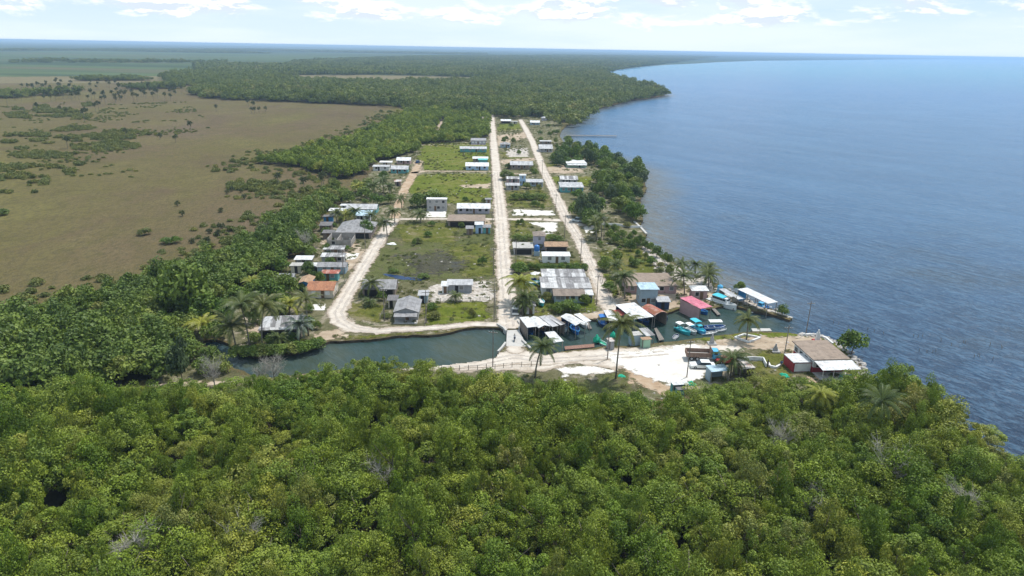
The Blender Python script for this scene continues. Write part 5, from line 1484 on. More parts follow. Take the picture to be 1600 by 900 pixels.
boat('blue boat under the tall white gabled shed', 898, 516, 7.5, 2.4, -80, 'blue', 'blue', None, (-.15, .1, .8, 'blue'), trim='skyblue')
boat('white skiff with outboard below the yellow awning', 881, 514, 5.5, 1.9, -84, 'white', 'pale', None, (0.0, .2, .6, 'white'), trim='skyblue')
boat('dark blue boat tucked under the leftmost white boat shed', 828, 520, 5.5, 2.0, -82, 'blue', 'navy', trim='blue')
boat('white skiff right of the tall gabled boat shed', 912, 509, 5.2, 1.8, -75, 'white', 'grey', trim='white')
boat('long dark boat under the wide white gabled shed', 846, 516, 6.5, 2.1, -78, 'navy', 'wood', trim='wood')
boat('dark blue boat beneath the largest white boat shed', 1004, 502, 7.0, 2.3, -70, 'navy', 'navy', trim='blue')
boat('black-hulled boat beneath the rust-streaked arched shed', 1031, 496, 7.0, 2.2, -60, 'navy', 'wood', trim='navy')
boat('tiny white dinghy floating off the long white shed', 1178, 488, 2.6, 1.1, 10, 'white', 'white', name='rowing_boat', D=.45)
boat('white open boat with green gear moored at the near bank beside the rusty hut', 942, 538, 6.0, 1.6, -60, 'white', 'green', name='rowing_boat', D=.6)
# boats drawn up on land
for lab, px, py, hd, hu, de in (('turquoise and white skiff lying on the grass in front of the brown-roofed house', 845, 476, -80, 'turquoise', 'white'), ('teal skiff lying beside the tank left of the big zinc halls', 834, 446, 10, 'teal', 'pale')):
    b = boat(lab, px, py, 6.0, 2.0, hd, hu, de, name='skiff', trim='white')
    g = ground(px, py); b.location = (g.x, g.y, .4)

# ------------------------------------------------------------------ vehicles
def wheel(parent, x, y, r, w):
    o = MB().lathe([(r * .55, -w / 2), (r, -w / 2 + .03), (r, w / 2 - .03), (r * .55, w / 2)], 14).build('wheel', M_RUBBER, parent)
    o.location = (x, y, r); o.rotation_euler = (math.pi / 2, 0, 0)
    MB().lathe([(r * .5, -w / 2 - .01), (r * .5, w / 2 + .01)], 10).build('rim', M_METAL, o)
def car(label, px, py, head, body, L=4.2, Wd=1.7, kind='car', name='parked_car', roofm=None):
    p = ground(px, py)
    root = empty(name, (p.x, p.y, .13), math.radians(head), label, 'car')
    hw = Wd / 2
    prof = [(-L / 2, .35), (-L / 2 + .05, .8), (-L * .33, .92), (L * .2, .92), (L / 2 - .1, .75), (L / 2, .38), (L / 2 - .3, .28), (-L / 2 + .2, .28)]
    m = MB(); m.loft([[(x, -hw, z) for x, z in prof], [(x, hw, z) for x, z in prof]]); m.build('body', BP[body], root)
    h = 1.45 if kind == 'car' else 1.75
    a, b, c, d = (-L * .34, -L * .26, L * .08, L * .24) if kind == 'car' else (-L * .46, -L * .43, L * .1, L * .22)
    cab = MB().loft([[(a, -hw * .95, .9), (d, -hw * .95, .9), (d, hw * .95, .9), (a, hw * .95, .9)], [(b, -hw * .8, h), (c, -hw * .8, h), (c, hw * .8, h), (b, hw * .8, h)]])
    co = cab.build('window', M_GLASS, root)
    MB().slab([(b - .05, -hw * .84, h + .05), (c + .05, -hw * .84, h + .05), (c + .05, hw * .84, h + .05), (b - .05, hw * .84, h + .05)], .06).build('roof', BP[roofm or body], root)
    for x in (-L * .3, L * .31):
        for s in (-1, 1):
            wheel(root, x, s * (hw - .06), .31, .2)
    for s in (-1, 1):
        MB().box(L / 2 - .06, L / 2 + .015, s * hw * .72 - .12, s * hw * .72 + .12, .52, .66).build('headlight', BP['white'], root)
    return root
car('white hatchback parked on main street near the bridge', 805, 490, 88 + math.degrees(VIL), 'white', kind='van')
car('grey jeep parked under trees at the second crossroads', 901, 347, 170, 'pale', 4.0, 1.75, 'van')
car('long white old sedan parked on the white plaza in front of the truck', 1097, 575, 178, 'white', 5.2, 1.85)
car('dark red old car half hidden behind the round palm', 1134, 567, 4, 'red', 4.4, 1.75)
car('tiny dark car standing at the turning place by the woodland', 653, 255, 80, 'navy', 4.0, 1.7)
def truck():
    p = ground(1098, 562)
    root = empty('flatbed_truck', (p.x, p.y, .13), math.radians(-3), 'blue-cabbed truck with open brown wooden bed on the plaza', 'truck')
    MB().box(-3.6, 3.2, -.45, .45, .62, .82).build('chassis', M_RUBBER, root)
    bed = MB().box(-3.7, 1.5, -1.25, 1.25, .95, 1.08).build('bed', planks('truck_boards', (.26, .17, .13), (.32, .22, .17)), root)
    tm = bed.data.materials[0]
    for nm, a in (('side_board', (-3.7, 1.5, -1.25, -1.15)), ('side_board', (-3.7, 1.5, 1.15, 1.25)), ('tail_board', (-3.7, -3.6, -1.147, 1.147))):
        MB().box(*a, 1.083, 1.95).build(nm, tm, root)
    MB().box(1.4, 1.52, -1.147, 1.147, 1.083, 2.75).build('head_board', tm, root)
    MB().box(-3.4, 1.3, -1.05, 1.05, 1.083, 1.12).build('sand_load', M_CONCR, root)
    cab = MB().loft([[(1.75, -1.1, .7), (3.75, -1.05, .7), (3.75, 1.05, .7), (1.75, 1.1, .7)], [(1.75, -1.1, 1.55), (3.7, -1.0, 1.5), (3.7, 1.0, 1.5), (1.75, 1.1, 1.55)], [(1.8, -.98, 2.3), (2.9, -.95, 2.3), (2.9, .95, 2.3), (1.8, .98, 2.3)]]).build('cab', BP['skyblue'], root)
    for s in (-1, 1):
        MB().box(2.0, 2.75, s * 1.06 - .03, s * 1.06 + .03, 1.6, 2.15).build('window', M_GLASS, cab)
        MB().box(3.72, 3.79, s * .75 - .14, s * .75 + .14, .95, 1.2).build('headlight', BP['white'], root)
    MB().slab([(3.62, -.85, 1.62), (3.62, .85, 1.62), (3.02, .85, 2.26), (3.02, -.85, 2.26)], .03).build('windscreen', M_GLASS, cab)
    MB().box(3.75, 3.95, -1.1, 1.1, .55, .75).build('bumper', M_METAL, root)
    for x in (-2.6, -1.4, 2.8):
        for s in (-1, 1):
            wheel(root, x, s * .98, .5, .32)
truck()

# ------------------------------------------------------------------ people
M_SKIN = paint('brown_skin', (.22, .12, .08), .6, .3)
M_HAIR = paint('black_hair', (.015, .012, .01), .7, .2)
CLOTH = {k: plaster(k + '_cloth', c, .15) for k, c in {'white': (.66, .66, .64), 'blue': (.05, .10, .24), 'red': (.4, .05, .05), 'dark': (.04, .04, .05), 'khaki': (.28, .24, .16)}.items()}
def skin_chain(name, pts, edges, rad, mat, parent, rootv=0):
    me = bpy.data.meshes.new(name)
    me.from_pydata([tuple(p) for p in pts], edges, [])
    o = link(name, me, mat, parent)
    sk = o.modifiers.new('skin', 'SKIN')
    for i, v in enumerate(me.skin_vertices[0].data):
        v.radius = (rad[i], rad[i]); v.use_root = (i == rootv)
    o.modifiers.new('smooth', 'SUBSURF').levels = 1
    return o
def person(label, px, py, rz, shirt, trousers, pose='stand', loc=None, hat=False):
    p = ground(px, py) if loc is None else Vector(loc)
    root = empty('person', (p.x, p.y, p.z + .06 if loc is None else p.z), math.radians(rz), label, 'person')
    if pose == 'stand':
        J = dict(pel=(0, 0, .92), bel=(0, 0, 1.08), che=(0, .01, 1.30), nec=(0, .01, 1.47), hea=(0, -.02, 1.57), top=(0, -.02, 1.70),
                 sl=(.19, .01, 1.41), el=(.25, .03, 1.13), wl=(.26, -.04, .88), hl=(.26, -.07, .78), sr=(-.19, .01, 1.41), er=(-.27, .0, 1.13), wr=(-.24, -.12, .92), hr=(-.22, -.18, .85),
                 kl=(.11, -.02, .50), al=(.12, .02, .09), tl=(.13, -.14, .04), kr=(-.11, -.03, .50), ar=(-.13, .0, .09), tr=(-.14, -.16, .04), ll=(.10, 0, .86), lr=(-.10, 0, .86))
    else:
        J = dict(pel=(0, 0, .82), bel=(0, -.04, .98), che=(0, -.08, 1.20), nec=(0, -.10, 1.36), hea=(0, -.13, 1.46), top=(0, -.14, 1.59),
                 sl=(.19, -.08, 1.30), el=(.27, -.26, 1.10), wl=(.25, -.48, 1.02), hl=(.24, -.56, 1.01), sr=(-.19, -.08, 1.30), er=(-.27, -.26, 1.10), wr=(-.25, -.48, 1.02), hr=(-.24, -.56, 1.01),
                 kl=(.17, -.42, .74), al=(.16, -.30, .34), tl=(.17, -.44, .29), kr=(-.17, -.42, .74), ar=(-.16, -.30, .34), tr=(-.17, -.44, .29), ll=(.11, -.06, .80), lr=(-.11, -.06, .80))
    R = dict(pel=.13, bel=.125, che=.14, nec=.055, hea=.095, top=.07, sl=.065, el=.045, wl=.033, hl=.04, sr=.065, er=.045, wr=.033, hr=.04, kl=.065, al=.045, tl=.04, kr=.065, ar=.045, tr=.04, ll=.085, lr=.085)
    E = [('pel', 'bel'), ('bel', 'che'), ('che', 'nec'), ('nec', 'hea'), ('hea', 'top'), ('che', 'sl'), ('sl', 'el'), ('el', 'wl'), ('wl', 'hl'), ('che', 'sr'), ('sr', 'er'), ('er', 'wr'), ('wr', 'hr'),
         ('pel', 'll'), ('ll', 'kl'), ('kl', 'al'), ('al', 'tl'), ('pel', 'lr'), ('lr', 'kr'), ('kr', 'ar'), ('ar', 'tr')]
    K = list(J)
    skin_chain('body', [J[k] for k in K], [(K.index(a), K.index(b)) for a, b in E], [R[k] for k in K], M_SKIN, root)
    ks = ['bel', 'che', 'sl', 'el', 'sr', 'er', 'pel']
    skin_chain('shirt', [J[k] for k in ks], [(6, 0), (0, 1), (1, 2), (2, 3), (1, 4), (4, 5)], [.15, .165, .085, .065, .085, .065, .145], CLOTH[shirt], root, 1)
    ks = ['pel', 'll', 'kl', 'al', 'lr', 'kr', 'ar']
    skin_chain('trousers', [J[k] for k in ks], [(0, 1), (1, 2), (2, 3), (0, 4), (4, 5), (5, 6)], [.15, .105, .085, .065, .105, .085, .065], CLOTH[trousers], root, 0)
    t = J['top']
    MB().lathe([(.02, .075), (.075, .05), (.105, 0), (.105, -.05), (.09, -.09)], 10, (t[0], t[1] + .02, t[2])).build('hair', M_HAIR, root, True)
    return root
person('person in dark clothes standing left of the white curved bench wall', 1199, 574, 40, 'dark', 'dark')
person('person in blue shirt standing right of the white curved bench wall', 1220, 575, -30, 'blue', 'khaki')
def moto():
    p = ground(804, 533); z = .12
    root = empty('motorcycle', (p.x, p.y, z), VIL + math.radians(178), 'dark motorcycle crossing the bridge', 'motorcycle')
    for y in (-.62, .62):
        o = MB().lathe([(.18, -.05), (.29, -.04), (.29, .04), (.18, .05)], 14).build('wheel', M_RUBBER, root)
        o.location = (0, y, .29); o.rotation_euler = (0, math.pi / 2, 0)
    MB().box(-.1, .1, -.3, .25, .35, .7).build('engine', M_METAL, root)
    MB().box(-.13, .13, -.35, .05, .72, .95).build('tank', BP['red'], root)
    MB().box(-.14, .14, .06, .72, .72, .82).build('seat', M_RUBBER, root)
    MB().tube([(-.07, -.62, .29), (-.07, -.45, .95)], .03).tube([(.07, -.62, .29), (.07, -.45, .95)], .03).build('fork', M_METAL, root)
    MB().tube([(-.36, -.36, 1.02), (0, -.46, 1.0), (.36, -.36, 1.02)], .02).build('handlebar', M_METAL, root)
    person('person in white shirt riding the dark motorcycle over the bridge', 0, 0, math.degrees(VIL) + 178, 'white', 'blue', 'ride', (p.x + .18 * math.sin(VIL), p.y - .0, z))
moto()

# ------------------------------------------------------------------ tanks, poles, fences, rocks, stakes
def tank(label, px, py, stand, r, h, m):
    p = ground(px, py)
    root = empty('water_tank', (p.x, p.y, .05), VIL, label, 'water tank')
    if stand > 0:
        MB().box(-r * 1.05, r * 1.05, -r * 1.05, r * 1.05, -.1, stand).build('stand', WALL['bluegrey'], root)
    MB().lathe([(r * .95, stand + .003), (r, stand + .1), (r, stand + h * .78), (r * .8, stand + h * .92), (r * .3, stand + h), (.22, stand + h + .01), (.22, stand + h + .1)], 16).build('tank', BP[m], root, True)
tank('bright blue water tank on a grey stand in front of the tower house', 838.5, 399, 1.5, .85, 1.9, 'blue')
tank('bright blue water tank on a low stand by the yacht shore', 1124, 459, .8, .75, 1.7, 'skyblue')
tank('black water tank beside the big zinc halls', 834, 440, 0, .8, 1.6, 'navy')
M_POLE = wood_mat('pole_wood', (.16, .13, .11), (.25, .22, .19))
def pole_proto():
    root = empty('utility_pole', (0, 0, 0), VIL, 'x', 'utility pole')
    MB().tube([(0, 0, -.3), (0, 0, 4), (0, 0, 8.2)], [.12, .10, .08], 7).build('pole', M_POLE, root)
    MB().box(-.9, .9, -.06, .06, 7.6, 7.72).build('crossarm', M_POLE, root)
    for x in (-.8, -.3, .3, .8):
        MB().lathe([(.05, 7.722), (.06, 7.78), (.03, 7.88)], 6, (x, 0, 0)).build('insulator', BP['white'], root)
    return root
POLES = [(772, 502, 'at the left foot of main street above the canal'), (771, 430, 'left of main street beside the sedge lot'), (666, 505, 'at the right corner of the gabled canal house'), (601, 502, 'at the fence left of the gabled canal house'), (769, 366, 'left of main street beside the grey green low hut'),
         (768, 300, 'left of main street beside the fresh green meadow'), (767, 255, 'left of main street beside the aqua awning'), (766, 222, 'left of main street beside the lilac grey house'), (806, 417, 'right of main street below the concrete slab house'),
         (791, 300, 'right of main street beside the low zinc-roofed house'), (932, 477, 'beside the second street by the white side room'), (907, 412, 'left of the second street above the zinc halls'), (882, 372, 'left of the second street below the crossroads'), (868, 335, 'left of the second street at the white sand lot'),
         (847, 275, 'left of the second street beside the long grey house'), (571, 388, 'left of the west street near the big hipped roof'), (537, 434, 'left of the west street near the slate grey roof'), (605, 380, 'right of the west street beside the sedge lot'), (770, 574, 'standing alone at the near canal bank by the bridge'),
         (949, 562, 'at the edge of the quay road near the leaning palm'), (1073, 590, 'on the lower edge of the white plaza'), (1224, 565, 'tall and thin beside the people on the point'), (1259, 523, 'thin and pale at the tip of the point'), (943, 375, 'right of the second street among the dark trees')]
pp = pole_proto()
for i, (px, py, w) in enumerate(POLES):
    g = ground(px, py)
    if i == 0:
        pp.location = (g.x, g.y, .1); pp['label'] = 'wooden utility pole ' + w; pp['group'] = 'utility poles along the streets'
    else:
        copy_tree(pp, (g.x, g.y, .1), VIL + HR.uniform(-.3, .3), 'wooden utility pole ' + w, 'utility poles along the streets')
def wire(label, a, b):
    A, B = ground(*POLES[a][:2]), ground(*POLES[b][:2])
    L = B - A
    mb = MB()
    for sx in (-.5, .5):
        mb.tube([A + L * t + Vector((sx, 0, 7.75 - 1.4 * 4 * t * (1 - t) * .5)) - A for t in (0, .17, .33, .5, .67, .83, 1)], .018, 4)
    o = mb.build('overhead_wire', M_RUBBER); o.location = (A.x, A.y, .1)
    tag(o, label, 'wire')
wire('thin overhead wires sagging along main street beside the fresh grass lot', 0, 1)
wire('thin overhead wires sagging along main street beside the sedge lot', 1, 4)
wire('thin overhead wires sagging along main street beside the long lilac house', 4, 5)
wire('thin overhead wires sagging along the second street beside the big zinc halls', 10, 11)
wire('thin overhead wires along the second street above the brown tiled house', 11, 12)
wire('thin overhead wires along the west street beside the crowded west row', 15, 16)
pk = MB().box(-.05, .05, -.05, .05, -.2, 1.15).mesh('post')
def fence(label, pts, step=2.0, rails=(.45, .95), hgt=1.15, mat=M_POSTW):
    P = [ground(x, y) for x, y in pts]
    root = empty('fence', (P[0].x, P[0].y, .08), 0, label, 'fence')
    r = MB()
    for i in range(len(P) - 1):
        a, b = P[i] - P[0], P[i + 1] - P[0]
        L = (b - a).length
        n = min(24, max(1, int(L / step)))
        for k in range(n + (1 if i == len(P) - 2 else 0)):
            q = a + (b - a) * k / n
            o = link('post', pk, mat, root); o.location = (q.x, q.y, 0); o.scale = (1.2, 1.2, hgt / 1.15 * HR.uniform(.85, 1.1))
        for z in rails:
            r.tube([(a.x, a.y, z), (b.x, b.y, z)], .03, 4)
    r.build('rail', mat, root)
fence('rough post fence between the quay road and the mangroves', [(690, 580), (760, 578), (800, 574), (845, 572)], 1.6)
fence('weathered fence around the canal-side yard of the gabled house', [(594, 500), (604, 478), (600, 462)])
fence('fence between the gabled house yard and the fresh grass lot', [(664, 510), (668, 476)])
fence('white-washed fence in front of the rubble yard', [(672, 472), (720, 472), (765, 470)], 2.0, mat=M_WFRAME)
fence('grey picket fence behind the quay sheds below the zinc halls', [(838, 489), (880, 489), (926, 488)], 1.5)
fence('yard fence running along the left side of main street', [(776, 500), (774, 470), (773, 440)], 2.5)
fence('fence along the west street beside the cream red-roofed house', [(521, 468), (532, 452), (541, 440)], 1.6)
fence('row of white posts in the small plot between the streets', [(818, 274), (830, 274), (845, 274)], 2.0, (), 1.6, M_WFRAME)
fence('wire fence along the right side of the second street', [(934, 430), (946, 452), (957, 474)], 2.2)
fence('fence around the lilac house garden', [(712, 337), (740, 337), (768, 337)], 2.0)
fence('paling fence between the two white lots at the crossroads', [(800, 378), (840, 377), (885, 380)], 2.0)

M_ROCK = plaster('grey_rock', (.42, .39, .36), .6)
def rock_mesh(seed):
    r = random.Random(seed)
    vs = []
    mb = MB()
    rings = []
    for i, (rad, z) in enumerate(((.35, -.3), (.52, -.05), (.48, .2), (.25, .38))):
        rings.append([(rad * math.cos(k * .897) * r.uniform(.75, 1.2), rad * math.sin(k * .897) * r.uniform(.75, 1.2), z + r.uniform(-.06, .06)) for k in range(7)])
    return mb.loft(rings).mesh('rock')
RK = [rock_mesh(i) for i in range(6)]
def rocks(pts, n, spread, label, grp, smin=.5, smax=1.3):
    P = [ground(x, y) for x, y in pts]
    seg = [(P[i + 1] - P[i]).length for i in range(len(P) - 1)]
    for k in range(n):
        t = HR.random() * sum(seg); i = 0
        while t > seg[i]: t -= seg[i]; i += 1
        q = P[i].lerp(P[i + 1], t / seg[i])
        o = link('rock', RK[HR.randrange(6)], M_ROCK)
        o.location = (q.x + HR.uniform(-spread, spread), q.y + HR.uniform(-spread, spread), HR.uniform(-.25, .12))
        o.rotation_euler = (HR.uniform(-.4, .4), HR.uniform(-.4, .4), HR.uniform(0, 6.28))
        s = HR.uniform(smin, smax); o.scale = (s, s, s * .8)
        tag(o, label, 'rock', grp)
rocks([(1250, 523), (1290, 527), (1308, 537), (1326, 550), (1342, 566), (1351, 590)], 110, .8, 'grey boulder in the rough stone edging round the tip of the point', 'boulders round the point')
rocks([(1010, 378), (1050, 408), (1108, 440), (1150, 459), (1208, 485), (1238, 497)], 80, 1.0, 'grey stone on the rubbly strip of shore behind the boat basin', 'stones on the shore strip', .35, 1.0)
rocks([(672, 462), (700, 450), (740, 446), (768, 455), (740, 466), (690, 468)], 70, 1.6, 'broken pale lump of masonry in the rubble yard', 'rubble lumps in the yard', .3, .9)
rocks([(796, 236), (812, 234), (824, 240)], 30, 3.0, 'pale lump of masonry on the ruined plot between the streets', 'rubble lumps on the ruined plot', .6, 1.4)
stk = MB().tube([(0, 0, -1.2), (.03, 0, .7)], [.08, .06], 6).mesh('mooring_stake')
for x, y in [(1427, 526), (1434, 527), (1441, 526), (1436, 549), (1448, 551), (1457, 551), (1462, 550), (1505, 536), (1508, 537), (1546, 541), (1547, 539), (1565, 545), (1564, 543), (1551, 562), (1530, 557), (1527, 556), (1522, 558), (1366, 519), (1355, 516), (1380, 522), (1310, 508), (1302, 505), (1325, 512), (1470, 533), (1486, 540)]:
    g = ground(x, y, WATER_Z)
    o = link('mooring_stake', stk, M_POLE); o.location = (g.x, g.y, WATER_Z); o.rotation_euler = (HR.uniform(-.12, .12), HR.uniform(-.12, .12), 0)
    tag(o, 'dark old stake sticking out of the sea off the point', 'stake', 'old stakes in the sea')
# white bust monument, small statue posts, green net heaps
def monument(label, px, py, basem, figm, h):
    p = ground(px, py)
    root = empty('monument', (p.x, p.y, .08), 0, label, 'monument')
    MB().box(-.9, .9, -.9, .9, -.1, .3).build('base', WALL[basem], root)
    MB().loft([[(-.45, -.4, .303), (.45, -.4, .303), (.45, .4, .303), (-.45, .4, .303)], [(-.3, -.28, h), (.3, -.28, h), (.3, .28, h), (-.3, .28, h)]]).build('pedestal', WALL[figm], root)
    MB().lathe([(.2, h + .003), (.28, h + .2), (.12, h + .35), (.2, h + .5), (.16, h + .68), (.04, h + .76)], 10).build('bust', WALL[figm], root, True)
monument('white monument on a red base near the tip of the point', 1276.5, 534, 'red', 'white', 2.2)
monument('small grey bust on a pedestal on the bare ground of the point', 1211, 550, 'grey', 'grey', 1.2)
monument('narrow grey memorial stone on the grass behind the truck', 1112, 538, 'grey', 'grey', 1.6)
M_NET = plaster('green_net', (.03, .42, .26), .35)
def heap(label, px, py, r, h, m, name='net_heap', cat='fishing net', z=0.08):
    rr = random.Random(px)
    p = ground(px, py)
    mb = MB()
    for q in range(5):
        cx, cy, f = (0, 0, 1.0) if q == 0 else (rr.uniform(-.7, .7) * r, rr.uniform(-.7, .7) * r, rr.uniform(.35, .75))
        mb.loft([[(cx + r * .75 * f * s * math.cos(k * .785) * rr.uniform(.6, 1.3), cy + r * .75 * f * s * math.sin(k * .785) * rr.uniform(.6, 1.3), zz * h * f + rr.uniform(-.08, .08) * h) for k in range(8)] for s, zz in ((1, -.15), (.95, .25), (.6, .6), (.25, .9))])
    o = mb.build(name, m); o.location = (p.x, p.y, z)
    tag(o, label, cat)
heap('tall green heap of netting at the end of the reddish landing', 932, 533, .9, 1.7, M_NET)
heap('green netting hung beside the leaning palm', 958, 526, .8, 1.3, M_NET)
heap('low green netting lying near the drinks stand', 1080, 600, .9, .6, M_NET)
heap('green tarpaulin heap on the grass at the mangrove edge', 1226, 588, .9, .6, M_NET, 'tarpaulin_heap', 'tarpaulin')
heap('small green netting at the foot of the leaning palm', 971, 588, .8, .4, M_NET)
heap('pile of white lime rubble at the edge of the sedge lot', 612, 382, 1.6, .6, WALL['white'], 'rubble_heap', 'rubble')
heap('white sand heap beside the teal skiff near the zinc halls', 836, 428, 1.8, .6, WALL['white'], 'sand_heap', 'sand heap')
# ------------------------------------------------------------------ palms and single trees
def palm_crown(seed, L, nf, droop=0.9, wind=(-.25, 0.0), width=.75):
    r = np.random.default_rng(seed)
    Q, T = [], []
    for f in range(nf):
        a = 2 * np.pi * f / nf * 2.4 + r.uniform(-.25, .25)
        tier = f / nf
        el0 = 1.15 - 1.35 * tier + r.uniform(-.15, .15)
        Lf = L * r.uniform(.85, 1.1)
        n = 17
        pts = [np.zeros(3)]
        e = el0
        hd = np.array([np.cos(a) + wind[0] * .8, np.sin(a) + wind[1], 0]); hd /= np.linalg.norm(hd)
        for k in range(n):
            e -= droop * (1.3 / n) * (0.6 + 1.0 * k / n)
            pts.append(pts[-1] + (hd * np.cos(e) + np.array([0, 0, np.sin(e)])) * Lf / n)
        pts = np.array(pts)
        side = np.cross(hd, [0, 0, 1.0])
        tint = r.uniform(.25, .8)
        for k in range(1, n):
            p, q = pts[k], pts[k + 1]
            t = k / n
            wl = width * np.sin(np.pi * min(.95, .12 + t * .86)) ** .7 * L / 4.5
            for s in (-1, 1):
                for sub in (0, .5):
                    b0 = p + (q - p) * sub; b1 = p + (q - p) * (sub + .48)
                    d = side * s * .85 + (q - p) / np.linalg.norm(q - p) * .45 + np.array([0, 0, -.38 - .25 * r.random()])
                    d = d / np.linalg.norm(d) * wl * r.uniform(.8, 1.15)
                    Q += [b0, b1, b0 + (b1 - b0) * .7 + d, b0 + (b1 - b0) * .3 + d * .96]
                    T.append(np.clip(tint + r.normal() * .12, 0, 1))
        for k in range(n):
            p, q = pts[k], pts[k + 1]
            w_ = side * (.05 * (1 - k / n) + .015)
            Q += [p - w_, p + w_, q + w_, q - w_]; T.append(.85)
    return quads_mesh('crown', np.array(Q), T)
PC = [palm_crown(300 + i, [4.1, 4.5, 3.9, 4.3][i], [24, 26, 22, 24][i], [.95, 1.05, .85, 1.1][i]) for i in range(4)]
COCO = MB().lathe([(.02, -.35), (.14, -.25), (.15, -.1), (.03, 0)], 8, (.22, 0, 0)).lathe([(.02, -.4), (.14, -.3), (.15, -.15), (.03, -.05)], 8, (-.12, .2, 0)).lathe([(.02, -.4), (.14, -.3), (.15, -.15), (.03, -.05)], 8, (-.1, -.2, 0)).mesh('coconuts', True)
M_COCO = paint('coconut_husk', (.22, .17, .05), .7)
def palm(label, bx, by, cx, cy, size=1.0, mat=None, group=None, name='coconut_palm', nuts=True, pr=.16):
    b = ground(bx, by)
    t = at_depth(cx, cy, b.y + HR.uniform(-.4, .4))
    off = t - b
    root = empty(name, (b.x, b.y, .05), 0, label, 'palm tree', group)
    k = HR.randrange(4)
    pts = [Vector((0, 0, -.3)), Vector((off.x * .12, off.y * .12, off.z * .3)), Vector((off.x * .4, off.y * .4, off.z * .6)), Vector((off.x * .75, off.y * .75, off.z * .85)), Vector((off.x, off.y, off.z))]
    MB().tube(pts, [pr * 1.35, pr, pr * .85, pr * .75, pr * .7], 8).build('trunk', M_PBARK, root, True)
    c = link('crown', PC[k], None, root)
    if mat is not None and not PC[k].materials: PC[k].materials.append(M_PALM)
    if not PC[k].materials: PC[k].materials.append(M_PALM)
    if mat is not None:
        c.material_slots[0].link = 'OBJECT'; c.material_slots[0].material = mat
    c.location = pts[-1]; c.scale = (size,) * 3; c.rotation_euler = (0, 0, HR.uniform(0, 6.28))
    if nuts and off.z > 4:
        n_ = link('coconuts', COCO, M_COCO, root); n_.location = pts[-1]
    return root
p_ = palm
p_('tall leaning coconut palm standing alone on the white quay plaza', 962, 592, 971, 506, 1.25)
p_('stocky coconut palm with yellowing fronds by the quay road fence', 836, 590, 847, 541, 1.0)
p_('coconut palm growing out of the white-walled bed on the point', 1166, 533, 1169, 500, .9)
p_('round coconut palm in front of the stalls at the plaza edge', 1141, 590, 1145, 560, 1.0, nuts=False)
p_('coconut palm at the left end of the long mottled slab-roofed house', 976, 467, 974, 432, 1.05)
p_('windswept coconut palm at the right end of the mottled slab-roofed house', 1069, 461, 1068, 431, 1.1)
p_('smaller coconut palm rising behind the windswept one near the yacht', 1068, 447, 1066, 412, .75)
p_('slim coconut palm on the open shore left of the bushy palm', 1086, 430, 1087, 413, .8)
p_('bushy dark coconut palm above the little red boat hulk', 1107, 449, 1106, 430, 1.15)
p_('coconut palm just behind the bushy dark palm on the shore', 1110, 443, 1107, 418, .8)
p_('bright yellow coconut palm beside main street near the bridge', 815, 474, 813, 440, 1.25, M_PALMY)
p_('green coconut palm in front of the yellow palm on main street', 822, 488, 820, 464, 1.1)
p_('small dark palm between the white hatchback and the gabled kiosk', 816, 492, 817, 474, .8)
G5 = 'palms of the canal bend grove'
p_('thick coconut palm leaning over the dark end of the canal', 369, 546, 361, 509, 1.35, group=G5)
p_('tall coconut palm second from the left in the canal bend grove', 391, 545, 376, 476, 1.2, group=G5)
p_('tall straight coconut palm at the left corner of the low pale-roofed house', 410, 545, 412, 478, 1.2, group=G5)
p_('silvery round palm in front of the low pale-roofed house', 468, 535, 467, 506, 1.0, M_PALMS, name='silver_palm', nuts=False)
p_('coconut palm right of the silvery palm by the west street', 482, 525, 478, 467, 1.0)
p_('yellow-green palm behind the low pale-roofed house', 453, 492, 452, 474, .95, M_PALMY, nuts=False)
p_('yellow palm at the woodland edge left of the cream red-roofed house', 392, 460, 392, 441, .8, M_PALMY, nuts=False)
p_('young pale palm on the grassy canal bank below the silvery palm', 435, 543, 434, 528, .75, nuts=False)
p_('short yellowish palm alone in the clearing left of the canal grove', 316, 526, 315, 507, 1.0, M_PALMY, nuts=False)
p_('thin palm behind the tall straight palm of the canal grove', 431, 500, 430, 482, .8, nuts=False)
p_('coconut palm at the corner of the grey-roofed bungalow', 583, 463, 580, 442, .95)
p_('bushy young palm on the rough grass below the grey-roofed bungalow', 577, 478, 577, 472, .6, nuts=False)
p_('coconut palm at the crossing of west street and the cross street', 617, 349, 615, 330, .95)
p_('coconut palm standing right at the edge of the west street', 605, 368, 602, 347, .95)
p_('round palm on the cross street verge before the two-storey block house', 657, 348, 656, 334, 1.0)
p_('palm at the top of the orange dirt lane', 628, 327, 626, 310, .9)
p_('yellowish palm beside the orange dirt lane in the dark grove', 560, 306, 559, 291, 1.0, M_PALMY, nuts=False)
p_('left palm of the dark grove below the teal house', 585, 308, 584, 290, 1.1)
p_('middle palm of the dark grove below the teal house', 599, 302, 598, 282, 1.1)
p_('right palm of the dark grove near the rusty-roofed hut', 609, 306, 608, 291, .9)
p_('pale fan-like palm at the marsh edge above the western row', 509, 316, 508, 304, .9, M_PALMY, nuts=False)
p_('palm between the blue plank shed and the cream-roofed shed', 526, 348, 525, 333, .9)
p_('yellow palm in front of the cream-roofed shed', 541, 347, 540, 335, .95, M_PALMY, nuts=False)
p_('dark palm beside the pale sky blue roof', 555, 347, 554, 330, .9)
p_('small palm at the street corner of the pale sky blue roof', 581, 348, 580, 336, .85)
p_('palm leaning over the jeep at the second crossroads', 932, 376, 930, 349, 1.0)
p_('dark palm just behind the crossroads palm near the jeep', 940, 370, 938, 340, .95)
p_('palm on the right side of the second street above the grassy plot', 965, 434, 962, 414, .8)
p_('tiny palm in front of the grey plank shed', 712, 471, 712, 462, .6, nuts=False)
p_('tall palm beside the pale patched house on main street', 789, 282, 789, 271, .8, nuts=False)
p_('large windblown palm rising from the mangroves below the bar', 1379, 705, 1378, 626, 1.05, nuts=False)
